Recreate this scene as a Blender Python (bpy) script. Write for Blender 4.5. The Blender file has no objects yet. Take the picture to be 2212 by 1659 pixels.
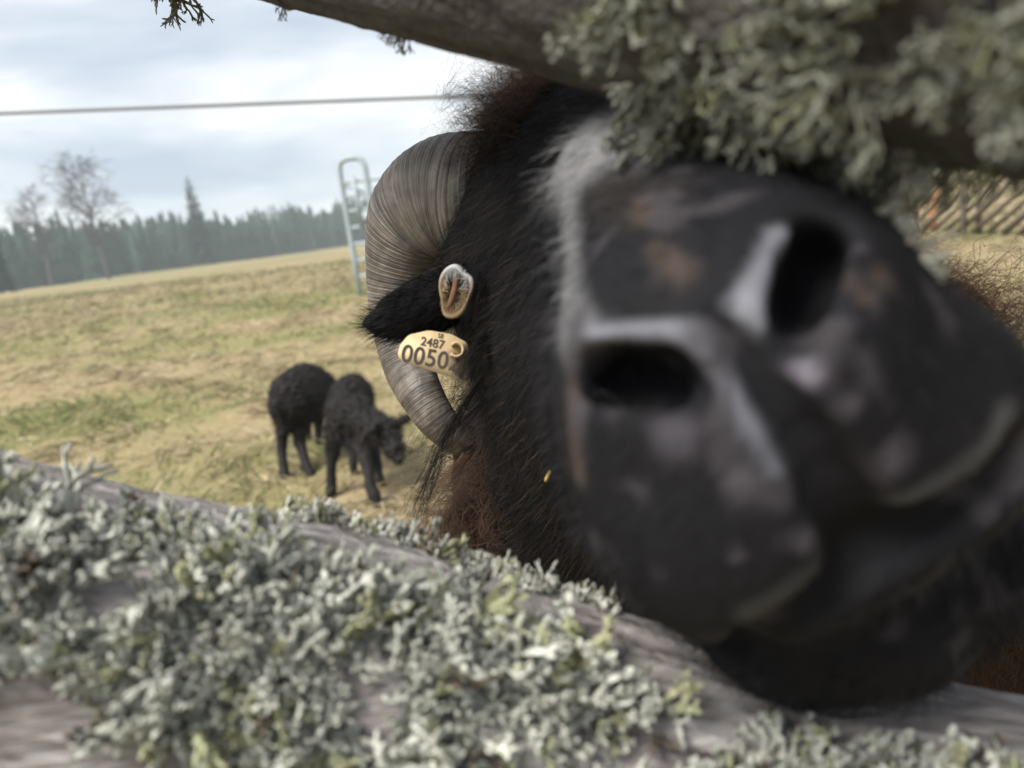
import bpy, math, random
import numpy as np
from mathutils import Vector, Matrix

# ------------------------------------------------------------------ camera, world, sun, exposure
FPX, CX, CY = 1580.0, 1106.0, 829.5            # focal length and centre of the picture, 2212 x 1659 units
PITCH, ROLL = math.radians(12.35), math.radians(7.3)
FW = np.array([0, math.cos(PITCH), -math.sin(PITCH)])
_r0 = np.array([1.0, 0, 0]); _u0 = np.cross(_r0, FW)
RT = math.cos(ROLL) * _r0 - math.sin(ROLL) * _u0
UP = math.cos(ROLL) * _u0 + math.sin(ROLL) * _r0
CAM = np.array([0, 0, 0.8])

scene = bpy.context.scene
col = scene.collection
cam = bpy.data.cameras.new('camera')
cam_o = bpy.data.objects.new('camera', cam); col.objects.link(cam_o)
M = Matrix.Identity(4)
for i in range(3):
    M[i][0], M[i][1], M[i][2], M[i][3] = RT[i], UP[i], -FW[i], CAM[i]
cam_o.matrix_world = M
cam.sensor_fit = 'HORIZONTAL'; cam.sensor_width = 36.0; cam.lens = 36.0 * FPX / 2212
cam.clip_start = 0.01; cam.clip_end = 5000
cam.dof.use_dof = True; cam.dof.focus_distance = 0.41; cam.dof.aperture_fstop = 8.0
scene.camera = cam_o

SUN_AZ, SUN_EL = math.radians(-128), math.radians(52)   # azimuth from +Y towards +X
world = bpy.data.worlds.new('World'); scene.world = world; world.use_nodes = True
nt = world.node_tree; N = nt.nodes; N.clear()
def wn(t, **k):
    n = N.new(t)
    for a, b in k.items(): setattr(n, a, b)
    return n
sky = wn('ShaderNodeTexSky', sky_type='NISHITA', sun_disc=False)
sky.sun_elevation = SUN_EL; sky.sun_rotation = SUN_AZ; sky.air_density = 1.0; sky.dust_density = 2.5
tc = wn('ShaderNodeTexCoord'); mp = wn('ShaderNodeMapping'); mp.inputs['Scale'].default_value = (1.0, 1.6, 5.2)
mp.inputs['Rotation'].default_value = (0.0, math.radians(7), 0.3)
n1 = wn('ShaderNodeTexNoise'); n1.inputs['Scale'].default_value = 2.3; n1.inputs['Detail'].default_value = 6; n1.inputs['Roughness'].default_value = 0.52
n1.inputs['Distortion'].default_value = 0.35
rmp = wn('ShaderNodeValToRGB')
e = rmp.color_ramp.elements
e[0].position = 0.33; e[0].color = (0.27, 0.31, 0.375, 1)
e[1].position = 0.64; e[1].color = (0.57, 0.57, 0.57, 1)
m_ = e.new(0.48); m_.color = (0.385, 0.415, 0.458, 1)
scl = wn('ShaderNodeVectorMath', operation='SCALE'); scl.inputs['Scale'].default_value = 0.09
mix = wn('ShaderNodeMix', data_type='RGBA'); mix.inputs[0].default_value = 0.88
bg = wn('ShaderNodeBackground'); bg.inputs['Strength'].default_value = 1.0
out = wn('ShaderNodeOutputWorld')
L = nt.links.new
L(tc.outputs['Generated'], mp.inputs['Vector']); L(mp.outputs[0], n1.inputs['Vector']); L(n1.outputs['Fac'], rmp.inputs[0])
L(sky.outputs[0], scl.inputs[0]); L(scl.outputs[0], mix.inputs[6]); L(rmp.outputs[0], mix.inputs[7])
L(mix.outputs[2], bg.inputs['Color']); L(bg.outputs[0], out.inputs['Surface'])

sl = bpy.data.lights.new('sun', 'SUN'); sl.energy = 3.2; sl.angle = math.radians(28); sl.color = (1.0, 0.95, 0.87)
sun = bpy.data.objects.new('sun', sl); col.objects.link(sun); sun.location = (-8, -6, 12)
sd = Vector((math.sin(SUN_AZ) * math.cos(SUN_EL), math.cos(SUN_AZ) * math.cos(SUN_EL), math.sin(SUN_EL)))
sun.rotation_euler = sd.to_track_quat('Z', 'Y').to_euler()

vs = scene.view_settings
vs.view_transform = 'Standard'; vs.look = 'None'; vs.exposure = 1.05; vs.gamma = 1.0; vs.use_curve_mapping = False
scene.cycles.use_denoising = True
scene.cycles.max_bounces = 5; scene.cycles.diffuse_bounces = 3; scene.cycles.glossy_bounces = 2
scene.cycles.volume_bounces = 1; scene.cycles.transparent_max_bounces = 8
scene.cycles.sample_clamp_indirect = 4.0

# ------------------------------------------------------------------ helpers
rng = np.random.default_rng(7)
random.seed(7)

def P(u, v, d):
    """a point at depth d metres in direction (u, v)"""
    return CAM + d * (FW + RT * (u - CX) / FPX - UP * (v - CY) / FPX)
def G(u, v):
    a = P(u, v, 1) - CAM
    return CAM - a * CAM[2] / a[2]
def px(r, d): return r * d / FPX
def unit(a): return a / np.maximum(np.linalg.norm(a, axis=-1, keepdims=True), 1e-9)

def vnoise(X, s=1.0, seed=0):
    X = np.asarray(X, dtype=np.float64) * s + 100.3 + seed * 17.17
    I = np.floor(X).astype(np.int64); T = X - I; T = T * T * (3 - 2 * T)
    r = 0
    for a in (0, 1):
        for b in (0, 1):
            for c in (0, 1):
                h = (I[..., 0] + a) * 374761393 + (I[..., 1] + b) * 668265263 + (I[..., 2] + c) * 2147483647 + seed * 91
                h = (h ^ (h >> 13)) * 1274126177 & 0xffffffff
                h = (h ^ (h >> 16)) & 0xffff
                w = (T[..., 0] if a else 1 - T[..., 0]) * (T[..., 1] if b else 1 - T[..., 1]) * (T[..., 2] if c else 1 - T[..., 2])
                r = r + w * h / 65535.0
    return r
def fnoise(X, s=1.0, o=3, seed=0):
    return sum(vnoise(X, s * 2 ** i, seed + i) * 0.5 ** i for i in range(o)) / sum(0.5 ** i for i in range(o))

def mesh_obj(name, V, Fq, mat=None, parent=None, smooth=True, cols=None, tris=None):
    V = np.asarray(V, dtype=np.float32)
    me = bpy.data.meshes.new(name)
    q = np.asarray(Fq, dtype=np.int32).reshape(-1, 4) if Fq is not None and len(Fq) else np.zeros((0, 4), np.int32)
    t = np.asarray(tris, dtype=np.int32).reshape(-1, 3) if tris is not None and len(tris) else np.zeros((0, 3), np.int32)
    me.vertices.add(len(V)); me.vertices.foreach_set('co', V.ravel())
    me.loops.add(q.size + t.size); me.loops.foreach_set('vertex_index', np.concatenate([q.ravel(), t.ravel()]))
    me.polygons.add(len(q) + len(t))
    me.polygons.foreach_set('loop_start', np.concatenate([np.arange(len(q)) * 4, len(q) * 4 + np.arange(len(t)) * 3]).astype(np.int32))
    me.update(calc_edges=True)
    if cols is not None:
        a = me.color_attributes.new('Col', 'FLOAT_COLOR', 'POINT')
        c = np.ones((len(V), 4), np.float32); c[:, :3] = cols
        a.data.foreach_set('color', c.ravel())
    if smooth: me.polygons.foreach_set('use_smooth', np.ones(len(me.polygons), bool))
    if mat: me.materials.append(mat)
    me.validate(); me.update()
    return link(name, me, parent)
def world_of(o):
    return o.matrix_basis.copy() if o.parent is None else world_of(o.parent) @ o.matrix_parent_inverse @ o.matrix_basis
def link(name, me, parent=None):
    """parts are built in world coordinates"""
    o = bpy.data.objects.new(name, me); col.objects.link(o)
    if parent is not None:
        o.parent = parent; o.matrix_parent_inverse = world_of(parent).inverted()
    return o
def tag(o, label=None, cat=None, group=None, kind=None):
    if label: o['label'] = label
    if cat: o['category'] = cat
    if group: o['group'] = group
    if kind: o['kind'] = kind
    return o
def empty(name, loc):
    o = bpy.data.objects.new(name, None); col.objects.link(o); o.location = Vector(loc); o.empty_display_size = 0.05
    return o

def material(name, base=(0.5, 0.5, 0.5), rough=0.8, spec=0.3, attr=False, var=0.0, vscale=20.0, vcol=None, stretch=(1, 1, 1),
             bump=0.0, bscale=60.0, metallic=0.0, detail=5.0, lo=0.35, hi=0.65, trans=0.0, coat=0.0, objvar=0.0):
    m = bpy.data.materials.new(name); m.use_nodes = True
    t = m.node_tree; b = t.nodes['Principled BSDF']; K = t.links.new
    b.inputs['Roughness'].default_value = rough; b.inputs['Specular IOR Level'].default_value = spec; b.inputs['Metallic'].default_value = metallic
    b.inputs['Coat Weight'].default_value = coat
    src = None
    if attr:
        a = t.nodes.new('ShaderNodeAttribute'); a.attribute_name = 'Col'; src = a.outputs['Color']
    tcn = t.nodes.new('ShaderNodeTexCoord'); mpn = t.nodes.new('ShaderNodeMapping'); mpn.inputs['Scale'].default_value = stretch
    K(tcn.outputs['Object'], mpn.inputs['Vector'])
    if var > 0:
        n = t.nodes.new('ShaderNodeTexNoise'); n.inputs['Scale'].default_value = vscale; n.inputs['Detail'].default_value = detail
        K(mpn.outputs[0], n.inputs['Vector'])
        rr = t.nodes.new('ShaderNodeMapRange'); rr.inputs[1].default_value = lo; rr.inputs[2].default_value = hi
        rr.inputs[4].default_value = var
        K(n.outputs['Fac'], rr.inputs[0])
        mx = t.nodes.new('ShaderNodeMix'); mx.data_type = 'RGBA'
        K(rr.outputs[0], mx.inputs[0])
        if src is not None: K(src, mx.inputs[6])
        else: mx.inputs[6].default_value = (*base, 1)
        mx.inputs[7].default_value = (*(vcol or (0.1, 0.1, 0.1)), 1)
        src = mx.outputs[2]
    if objvar > 0:
        oi = t.nodes.new('ShaderNodeObjectInfo'); hs = t.nodes.new('ShaderNodeHueSaturation')
        r1 = t.nodes.new('ShaderNodeMapRange'); r1.inputs[3].default_value = 1 - objvar; r1.inputs[4].default_value = 1 + objvar * 0.7
        K(oi.outputs['Random'], r1.inputs[0]); K(r1.outputs[0], hs.inputs['Value'])
        if src is not None: K(src, hs.inputs['Color'])
        else: hs.inputs['Color'].default_value = (*base, 1)
        src = hs.outputs[0]
    if src is not None: K(src, b.inputs['Base Color'])
    else: b.inputs['Base Color'].default_value = (*base, 1)
    if bump > 0:
        n2 = t.nodes.new('ShaderNodeTexNoise'); n2.inputs['Scale'].default_value = bscale; n2.inputs['Detail'].default_value = 6
        K(mpn.outputs[0], n2.inputs['Vector'])
        bp = t.nodes.new('ShaderNodeBump'); bp.inputs['Strength'].default_value = bump; bp.inputs['Distance'].default_value = 0.5 / bscale
        K(n2.outputs['Fac'], bp.inputs['Height']); K(bp.outputs[0], b.inputs['Normal'])
    if trans > 0:
        tr = t.nodes.new('ShaderNodeBsdfTranslucent'); ms = t.nodes.new('ShaderNodeMixShader'); ms.inputs[0].default_value = trans
        if src is not None: K(src, tr.inputs['Color'])
        else: tr.inputs['Color'].default_value = (*base, 1)
        o = t.nodes['Material Output']; K(b.outputs[0], ms.inputs[1]); K(tr.outputs[0], ms.inputs[2]); K(ms.outputs[0], o.inputs['Surface'])
    return m

def tube_arrays(pts, rad, seg=10, caps=True, ref=None, squash=1.0, prof=None):
    """swept tube; rad a number per point; prof(i, ang) may vary the radius"""
    pts = np.asarray(pts, float); n = len(pts); rad = np.broadcast_to(np.asarray(rad, float), (n,))
    T = unit(np.gradient(pts, axis=0))
    a = np.array(ref if ref is not None else (0.13, 0.21, 0.97)); V = np.zeros((n, seg, 3))
    x = None
    an = np.arange(seg) / seg * 2 * np.pi
    for i in range(n):
        if x is None: x = a - T[i] * (a @ T[i])
        else: x = x - T[i] * (x @ T[i])
        x = x / np.linalg.norm(x); y = np.cross(T[i], x)
        k = prof(i, an) if prof else np.ones(seg)
        V[i] = pts[i] + rad[i] * k[:, None] * (np.cos(an)[:, None] * x + np.sin(an)[:, None] * y * squash)
    V = V.reshape(-1, 3)
    ii, jj = np.meshgrid(np.arange(n - 1), np.arange(seg), indexing='ij'); j2 = (jj + 1) % seg
    Q = np.stack([ii * seg + jj, ii * seg + j2, (ii + 1) * seg + j2, (ii + 1) * seg + jj], -1).reshape(-1, 4)
    t = []
    if caps:
        V = np.vstack([V, pts[0], pts[-1]]); c0, c1 = n * seg, n * seg + 1
        for j in range(seg):
            t.append((c0, (j + 1) % seg, j)); t.append((c1, (n - 1) * seg + j, (n - 1) * seg + (j + 1) % seg))
    return V, Q, np.array(t, int).reshape(-1, 3)
class MB:
    def __init__(s): s.V, s.Q, s.T, s.C, s.n = [], [], [], [], 0
    def add(s, V, Q=None, T=None, c=None):
        V = np.asarray(V, float); s.V.append(V)
        if Q is not None and len(Q): s.Q.append(np.asarray(Q).reshape(-1, 4) + s.n)
        if T is not None and len(T): s.T.append(np.asarray(T).reshape(-1, 3) + s.n)
        if c is not None: s.C.append(np.broadcast_to(np.asarray(c, float), (len(V), 3)))
        s.n += len(V); return s
    def tube(s, pts, rad, seg=8, c=None, **k): return s.add(*tube_arrays(pts, rad, seg, **k), c=c)
    def build(s, name, mat, parent=None, smooth=True):
        return mesh_obj(name, np.vstack(s.V), np.vstack(s.Q) if s.Q else None, mat, parent, smooth,
                        np.vstack(s.C) if s.C else None, np.vstack(s.T) if s.T else None)

def spline(K, n):
    """Catmull-Rom through rows of K"""
    K = np.asarray(K, float); m = len(K); E = np.vstack([2 * K[0] - K[1], K, 2 * K[-1] - K[-2]])
    t = np.linspace(0, m - 1 - 1e-6, n); i = t.astype(int); f = (t - i)[:, None]
    a, b, c, d = E[i], E[i + 1], E[i + 2], E[i + 3]
    return 0.5 * (2 * b + (c - a) * f + (2 * a - 5 * b + 4 * c - d) * f ** 2 + (3 * b - a - 3 * c + d) * f ** 3)

def strands(roots, dirs, length, width, nseg=4, curl=0.0, turns=2.0, grav=0.0, cols=None, taper=0.25, seed=1, bend=0.0):
    """ribbon hairs; returns V, Q, C"""
    r = np.random.default_rng(seed); n = len(roots)
    length = np.broadcast_to(length, (n,)); width = np.broadcast_to(width, (n,))
    D = unit(dirs); A = unit(np.cross(D, unit(r.normal(size=(n, 3))))); B = np.cross(D, A)
    ph = r.uniform(0, 6.28, n); tn = turns * r.uniform(0.6, 1.4, n); cu = curl * r.uniform(0.4, 1.4, n)
    bd = unit(r.normal(size=(n, 3))) * bend
    V = np.zeros((n, nseg + 1, 2, 3))
    for i in range(nseg + 1):
        t = i / nseg
        c = roots + D * (length * t)[:, None] + bd * (length * t * t)[:, None]
        a = ph + tn * 6.283 * t; amp = cu * length * min(1, t * 3)
        c = c + A * (amp * (np.cos(a) - np.cos(ph)))[:, None] + B * (amp * (np.sin(a) - np.sin(ph)))[:, None]
        c[:, 2] -= grav * length * t * t
        w = (width * (1 - (1 - taper) * t) * 0.5)[:, None]
        V[:, i, 0] = c - A * w; V[:, i, 1] = c + A * w
    base = (np.arange(n) * (nseg + 1) * 2)[:, None]
    k = np.arange(nseg)[None] * 2
    Q = np.stack([base + k, base + k + 1, base + k + 3, base + k + 2], -1).reshape(-1, 4)
    C = np.repeat(np.asarray(cols if cols is not None else np.full((n, 3), 0.03)), (nseg + 1) * 2, axis=0)
    return V.reshape(-1, 3), Q, C

# signed distance fields and a surface extractor on a tensor grid
def smin(a, b, k):
    h = np.maximum(k - np.abs(a - b), 0) / k
    return np.minimum(a, b) - h * h * k * 0.25
def cone(X, a, b, ra, rb, sq=None):
    a = np.asarray(a, np.float32); b = np.asarray(b, np.float32); ba = b - a
    h = np.clip(((X - a) @ ba) / max(float(ba @ ba), 1e-12), 0, 1)
    return np.linalg.norm(X - a - h[..., None] * ba, axis=-1) - (ra + (rb - ra) * h)
def surface(Fv, ax):
    nx, ny, nz = Fv.shape; S = Fv < 0
    act = np.zeros((nx - 1, ny - 1, nz - 1), np.int8)
    for a in (0, 1):
        for b in (0, 1):
            for c in (0, 1): act += S[a:nx - 1 + a, b:ny - 1 + b, c:nz - 1 + c]
    I = np.argwhere((act > 0) & (act < 8)); idx = -np.ones(act.shape, np.int64); idx[tuple(I.T)] = np.arange(len(I))
    acc = np.zeros((len(I), 3)); cnt = np.zeros(len(I))
    for axis in range(3):
        o = [k for k in range(3) if k != axis]
        for p in (0, 1):
            for q in (0, 1):
                A = I.copy(); A[:, o[0]] += p; A[:, o[1]] += q; B = A.copy(); B[:, axis] += 1
                fa, fb = Fv[tuple(A.T)], Fv[tuple(B.T)]; m = (fa < 0) != (fb < 0)
                t = np.where(m, fa / np.where(m, fa - fb, 1), 0)
                pt = A.astype(float); pt[:, axis] += t
                acc[m] += pt[m]; cnt[m] += 1
    pos = acc / cnt[:, None]
    V = np.stack([np.interp(pos[:, k], np.arange(len(ax[k])), ax[k]) for k in range(3)], -1)
    Q = []
    for axis in range(3):
        o = [(axis + 1) % 3, (axis + 2) % 3]
        sl0 = [slice(None)] * 3; sl1 = [slice(None)] * 3; sl0[axis] = slice(0, -1); sl1[axis] = slice(1, None)
        E = np.argwhere(S[tuple(sl0)] != S[tuple(sl1)])
        E = E[(E[:, o[0]] > 0) & (E[:, o[1]] > 0) & (E[:, o[0]] < Fv.shape[o[0]] - 1) & (E[:, o[1]] < Fv.shape[o[1]] - 1)]
        def cid(d0, d1):
            A = E.copy(); A[:, o[0]] += d0; A[:, o[1]] += d1; return idx[tuple(A.T)]
        q = np.stack([cid(-1, -1), cid(0, -1), cid(0, 0), cid(-1, 0)], -1)
        ins = S[tuple(E.T)]; q[~ins] = q[~ins][:, ::-1]
        Q.append(q)
    return V, np.vstack(Q)
def vnormals(V, Q):
    n = np.cross(V[Q[:, 2]] - V[Q[:, 0]], V[Q[:, 3]] - V[Q[:, 1]]); out = np.zeros_like(V)
    for k in range(4): np.add.at(out, Q[:, k], n)
    return unit(out)
def relax(V, Q, it=2, lam=0.5):
    for _ in range(it):
        s = np.zeros_like(V); c = np.zeros(len(V))
        for k in range(4):
            np.add.at(s, Q[:, k], V[Q[:, (k + 1) % 4]] + V[Q[:, (k + 3) % 4]]); np.add.at(c, Q[:, k], 2)
        V = V + lam * (s / np.maximum(c, 1)[:, None] - V)
    return V
def sample(V, Q, n, w=None, seed=3):
    r = np.random.default_rng(seed)
    ar = 0.5 * np.linalg.norm(np.cross(V[Q[:, 2]] - V[Q[:, 0]], V[Q[:, 3]] - V[Q[:, 1]]), axis=1)
    if w is not None: ar = ar * w
    f = r.choice(len(Q), n, p=ar / ar.sum()); a, b = r.random(n)[:, None], r.random(n)[:, None]
    q = Q[f]
    return (V[q[:, 0]] * (1 - a) + V[q[:, 1]] * a) * (1 - b) + (V[q[:, 3]] * (1 - a) + V[q[:, 2]] * a) * b, f

# ------------------------------------------------------------------ materials
M_wood = material('weathered_wood', (0.27, 0.255, 0.25), 0.85, 0.2, attr=True, var=0.75, vscale=14, vcol=(0.10, 0.085, 0.08), stretch=(1.0, 16, 16), bump=0.5, bscale=24)
M_lichen = material('lichen', (0.42, 0.45, 0.39), 0.85, 0.15, attr=True, var=0.2, vscale=260, vcol=(0.32, 0.33, 0.24), objvar=0.18, trans=0.25)
M_skin = material('dark_hide', rough=0.75, spec=0.10, attr=True, bump=0.35, bscale=420)
M_fur = material('fur', rough=0.6, spec=0.12, attr=True)
M_horn = material('horn_keratin', rough=0.5, spec=0.4, attr=True, var=0.5, vscale=90, vcol=(0.05, 0.04, 0.035), bump=0.3, bscale=260)
M_lamb = material('lamb_coat', (0.018, 0.017, 0.017), 0.75, 0.25, attr=True, bump=0.8, bscale=120)
M_tag = material('tag_plastic', (0.54, 0.42, 0.245), 0.55, 0.3, var=0.45, vscale=130, vcol=(0.45, 0.33, 0.19))
M_ink = material('tag_print', (0.07, 0.055, 0.05), 0.6, 0.2)
M_metal = material('galvanised_steel', (0.36, 0.42, 0.45), 0.75, 0.3, metallic=0.25, var=0.4, vscale=6, vcol=(0.3, 0.34, 0.36))
M_grass = material('grass_blades', rough=0.75, spec=0.15, attr=True, trans=0.25)
M_ground = material('pasture', rough=0.95, spec=0.05, attr=True, var=0.45, vscale=18, vcol=(0.19, 0.14, 0.07), bump=0.8, bscale=14)
M_conifer = material('conifer_foliage', rough=0.9, spec=0.1, attr=True)
M_birch = material('birch_twigs', (0.10, 0.075, 0.07), 0.85, 0.15, attr=True)
M_pole = material('grey_pole', (0.19, 0.16, 0.13), 0.85, 0.15, var=0.5, vscale=8, vcol=(0.10, 0.085, 0.07))
M_post = material('orange_brown_post', (0.48, 0.22, 0.09), 0.85, 0.15, var=0.4, vscale=14, vcol=(0.30, 0.14, 0.06))
M_cable = material('black_cable', (0.16, 0.16, 0.165), 0.6, 0.3)
M_straw = material('straw', (0.55, 0.38, 0.12), 0.7, 0.3)

# ------------------------------------------------------------------ the setting: pasture
def zg(x, y):
    X = np.stack([np.asarray(x, float), np.asarray(y, float), np.zeros_like(np.asarray(x, float))], -1)
    far = np.clip((np.hypot(X[..., 0], X[..., 1]) - 4) / 40, 0, 1)
    calm = np.clip((np.hypot(X[..., 0] + 0.66, X[..., 1] - 2.45) - 0.35) / 0.6, 0, 1)
    return ((fnoise(X, 1.1, 2, 5) - 0.5) * 0.05 + (fnoise(X, 3.4, 2, 15) - 0.5) * 0.085) * calm + (fnoise(X, 0.05, 2, 9) - 0.5) * 0.5 * far
def straw_mix(X):
    """0 straw .. 1 green"""
    X = np.asarray(X, float).copy(); X[:, 2] = 0
    Y = X * np.array([0.7, 1.3, 1])
    return np.clip((0.6 * fnoise(Y, 0.55, 3, 21) + 0.4 * fnoise(X, 2.3, 2, 33) - 0.44) * 5.5, 0, 1)
ga = np.sign(np.linspace(-1, 1, 260)) * (np.abs(np.linspace(-1, 1, 260)) ** 4) * 1800
gb = np.concatenate([np.linspace(-30, 0.6, 16)[:-1], 0.6 + (np.linspace(0, 1, 260) ** 4.2) * 2200])
gx, gy = np.meshgrid(ga, gb, indexing='ij'); gz = zg(gx, gy)
GV = np.stack([gx, gy, gz], -1).reshape(-1, 3)
ii, jj = np.meshgrid(np.arange(len(ga) - 1), np.arange(len(gb) - 1), indexing='ij'); nb = len(gb)
GQ = np.stack([ii * nb + jj, (ii + 1) * nb + jj, (ii + 1) * nb + jj + 1, ii * nb + jj + 1], -1).reshape(-1, 4)
gm = straw_mix(GV)[:, None]
STRAW, GREEN, PALE = np.array([0.30, 0.245, 0.145]), np.array([0.155, 0.175, 0.070]), np.array([0.47, 0.40, 0.285])
gc = STRAW * (1 - 0.75 * gm) + GREEN * 0.75 * gm
tag(mesh_obj('pasture', GV, GQ, M_ground, None, True, gc), 'dry straw coloured pasture with green patches', kind='structure')

# matted dry grass near enough to read as blades
def grass(n, seed):
    r = np.random.default_rng(seed)
    y = 1.1 + 42 * r.random(n) ** 2.6; hw = 0.3 + 0.82 * y
    x = r.uniform(-1, 1, n) * hw
    R = np.stack([x, y, zg(x, y) - 0.004], -1)
    g = straw_mix(R); k = r.random(n)
    clump = fnoise(R * np.array([1, 1, 0]), 3.0, 2, 44)
    keep = r.random(n) < np.clip((clump - 0.3) * 2.8, 0.30, 1); R, g, k, y, clump = R[keep], g[keep], k[keep], y[keep], clump[keep]; n = len(R)
    isg = r.random(n) < g * 0.8
    C = np.where(isg[:, None], GREEN * (0.7 + 0.6 * k[:, None]), np.where((k < 0.35)[:, None], PALE, STRAW) * (0.45 + 0.9 * r.random(n)[:, None]))
    az = fnoise(R * np.array([1, 1, 0]), 1.7, 2, 61) * 14 + r.normal(0, 0.7, n)
    lift = np.where(isg, r.uniform(0.5, 1.6, n), r.uniform(0.08, 0.6, n))
    D = np.stack([np.cos(az), np.sin(az), lift], -1)
    Ln = r.uniform(0.05, 0.15, n) * (0.4 + 1.3 * clump) * np.where(isg, 0.6, 1) * (1 + 0.05 * y)
    return strands(R, D, Ln, 0.0032 + 0.0013 * y, 3, 0, 0, 0.35, C, 0.3, seed, 0.25)
V, Q, C = grass(150000, 4)
tag(mesh_obj('dry_grass', V, Q, M_grass, None, False, C), 'matted straw coloured and green grass blades covering the pasture', 'grass', kind='stuff')

# ------------------------------------------------------------------ forest edge
def conifer(mb, x, y, h, w, r, layers=9, seg=9, tint=(0.026, 0.047, 0.034)):
    zb = zg(x, y) - 0.4; t0 = np.array(tint) * r.uniform(0.7, 1.35)
    mb.tube([(x, y, zb), (x, y, zb + h * 0.97)], [0.018 * h, 0.004 * h], 5, c=(0.05, 0.04, 0.035))
    for i in range(layers):
        f = i / layers; z0 = zb + h * (0.10 + 0.86 * f); rad = w * (1 - f) ** 0.85 * r.uniform(0.75, 1.2) + 0.15
        an = np.arange(seg * 2) / (seg * 2) * 6.283 + r.uniform(0, 6)
        rr = rad * np.where(np.arange(seg * 2) % 2 == 0, 1, 0.42) * r.uniform(0.7, 1.25, seg * 2)
        dz = -rad * 0.42 * np.where(np.arange(seg * 2) % 2 == 0, 1, 0.4) * r.uniform(0.6, 1.3, seg * 2)
        ring = np.stack([x + rr * np.cos(an), y + rr * np.sin(an), z0 + dz], -1)
        top = np.array([[x, y, z0 + h * 0.11]])
        k = np.arange(seg * 2)
        mb.add(np.vstack([ring, top]), T=np.stack([k, (k + 1) % (seg * 2), np.full(seg * 2, seg * 2)], -1), c=t0 * r.uniform(0.8, 1.25))
edge = np.array([(-330, 40), (-190, 85), (-118, 146), (-92, 190), (-66, 240), (-30, 285), (60, 330), (180, 330), (330, 250)], float) * 0.86
fr = np.random.default_rng(12); mb = MB()
seglen = np.linalg.norm(np.diff(edge, axis=0), axis=1)
for i in range(len(edge) - 1):
    a, b = edge[i], edge[i + 1]; t = (b - a) / seglen[i]; nrm = np.array([-t[1], t[0]]) * (1 if True else -1)
    if nrm @ a < 0: nrm = -nrm
    inview = i in (1, 2, 3, 4)
    for _ in range(int(seglen[i] * (4.2 if inview else 0.7))):
        s_, dep = fr.random(), fr.random() ** 1.3 * 26
        p = a + (b - a) * s_ + nrm * dep
        conifer(mb, p[0], p[1], (10.2 + 5.5 * float(fnoise(np.array([[p[0], p[1], 0]]), 0.09, 2, 3)[0])) * fr.uniform(0.9, 1.12) * (1 if fr.random() < 0.95 else 1.1) * (0.8 if dep < 3 else 1), fr.uniform(1.8, 3.6), fr, 9, 7)
tag(mb.build('forest', M_conifer, None, False), 'dark far off spruce forest along the edge of the pasture', 'forest', kind='stuff')

def spruce(px_u, d, h, label, w=2.2):
    b = P(px_u, 560, d); b[2] = float(zg(b[0], b[1]))
    root = empty('spruce_tree', b); r = np.random.default_rng(int(px_u) + 900)
    tr = MB(); tr.tube([(b[0], b[1], b[2] - 0.5), (b[0], b[1], b[2] + h * 0.98)], [0.25, 0.03], 7, c=(0.06, 0.05, 0.04)); tr.build('trunk', M_conifer, root)
    m = MB(); nl = 40
    for i in range(nl):
        f = i / nl; z = b[2] + h * (0.06 + 0.93 * f); R = w * (1 - f) ** 0.5 + 0.1
        for k in range(15):
            a = r.uniform(0, 6.28); ln = R * r.uniform(0.6, 1.15); dr = np.array([math.cos(a), math.sin(a), -0.28])
            sd_ = np.array([-math.sin(a), math.cos(a), 0]) * ln * 0.28
            p0 = np.array([b[0], b[1], z]); p1 = p0 + dr * ln
            m.add([p0, p0 + dr * ln * 0.6 + sd_, p1, p0 + dr * ln * 0.6 - sd_, p0 + dr * ln * .5 + np.array([0, 0, -.2 * ln])], T=[(0, 1, 2), (0, 2, 3), (0, 1, 4), (4, 2, 3)], c=np.array([0.03, 0.046, 0.032]) * r.uniform(0.7, 1.3))
    m.build('crown', M_conifer, root, False)
    tag(root, label, 'spruce tree')
spruce(442, 168, 20.5, 'lone spruce rising above the forest edge behind the pasture', 3.0)
spruce(-14, 104, 13.5, 'dark spruce standing beside the bare birches, nearer than the forest', 2.0)

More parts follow.
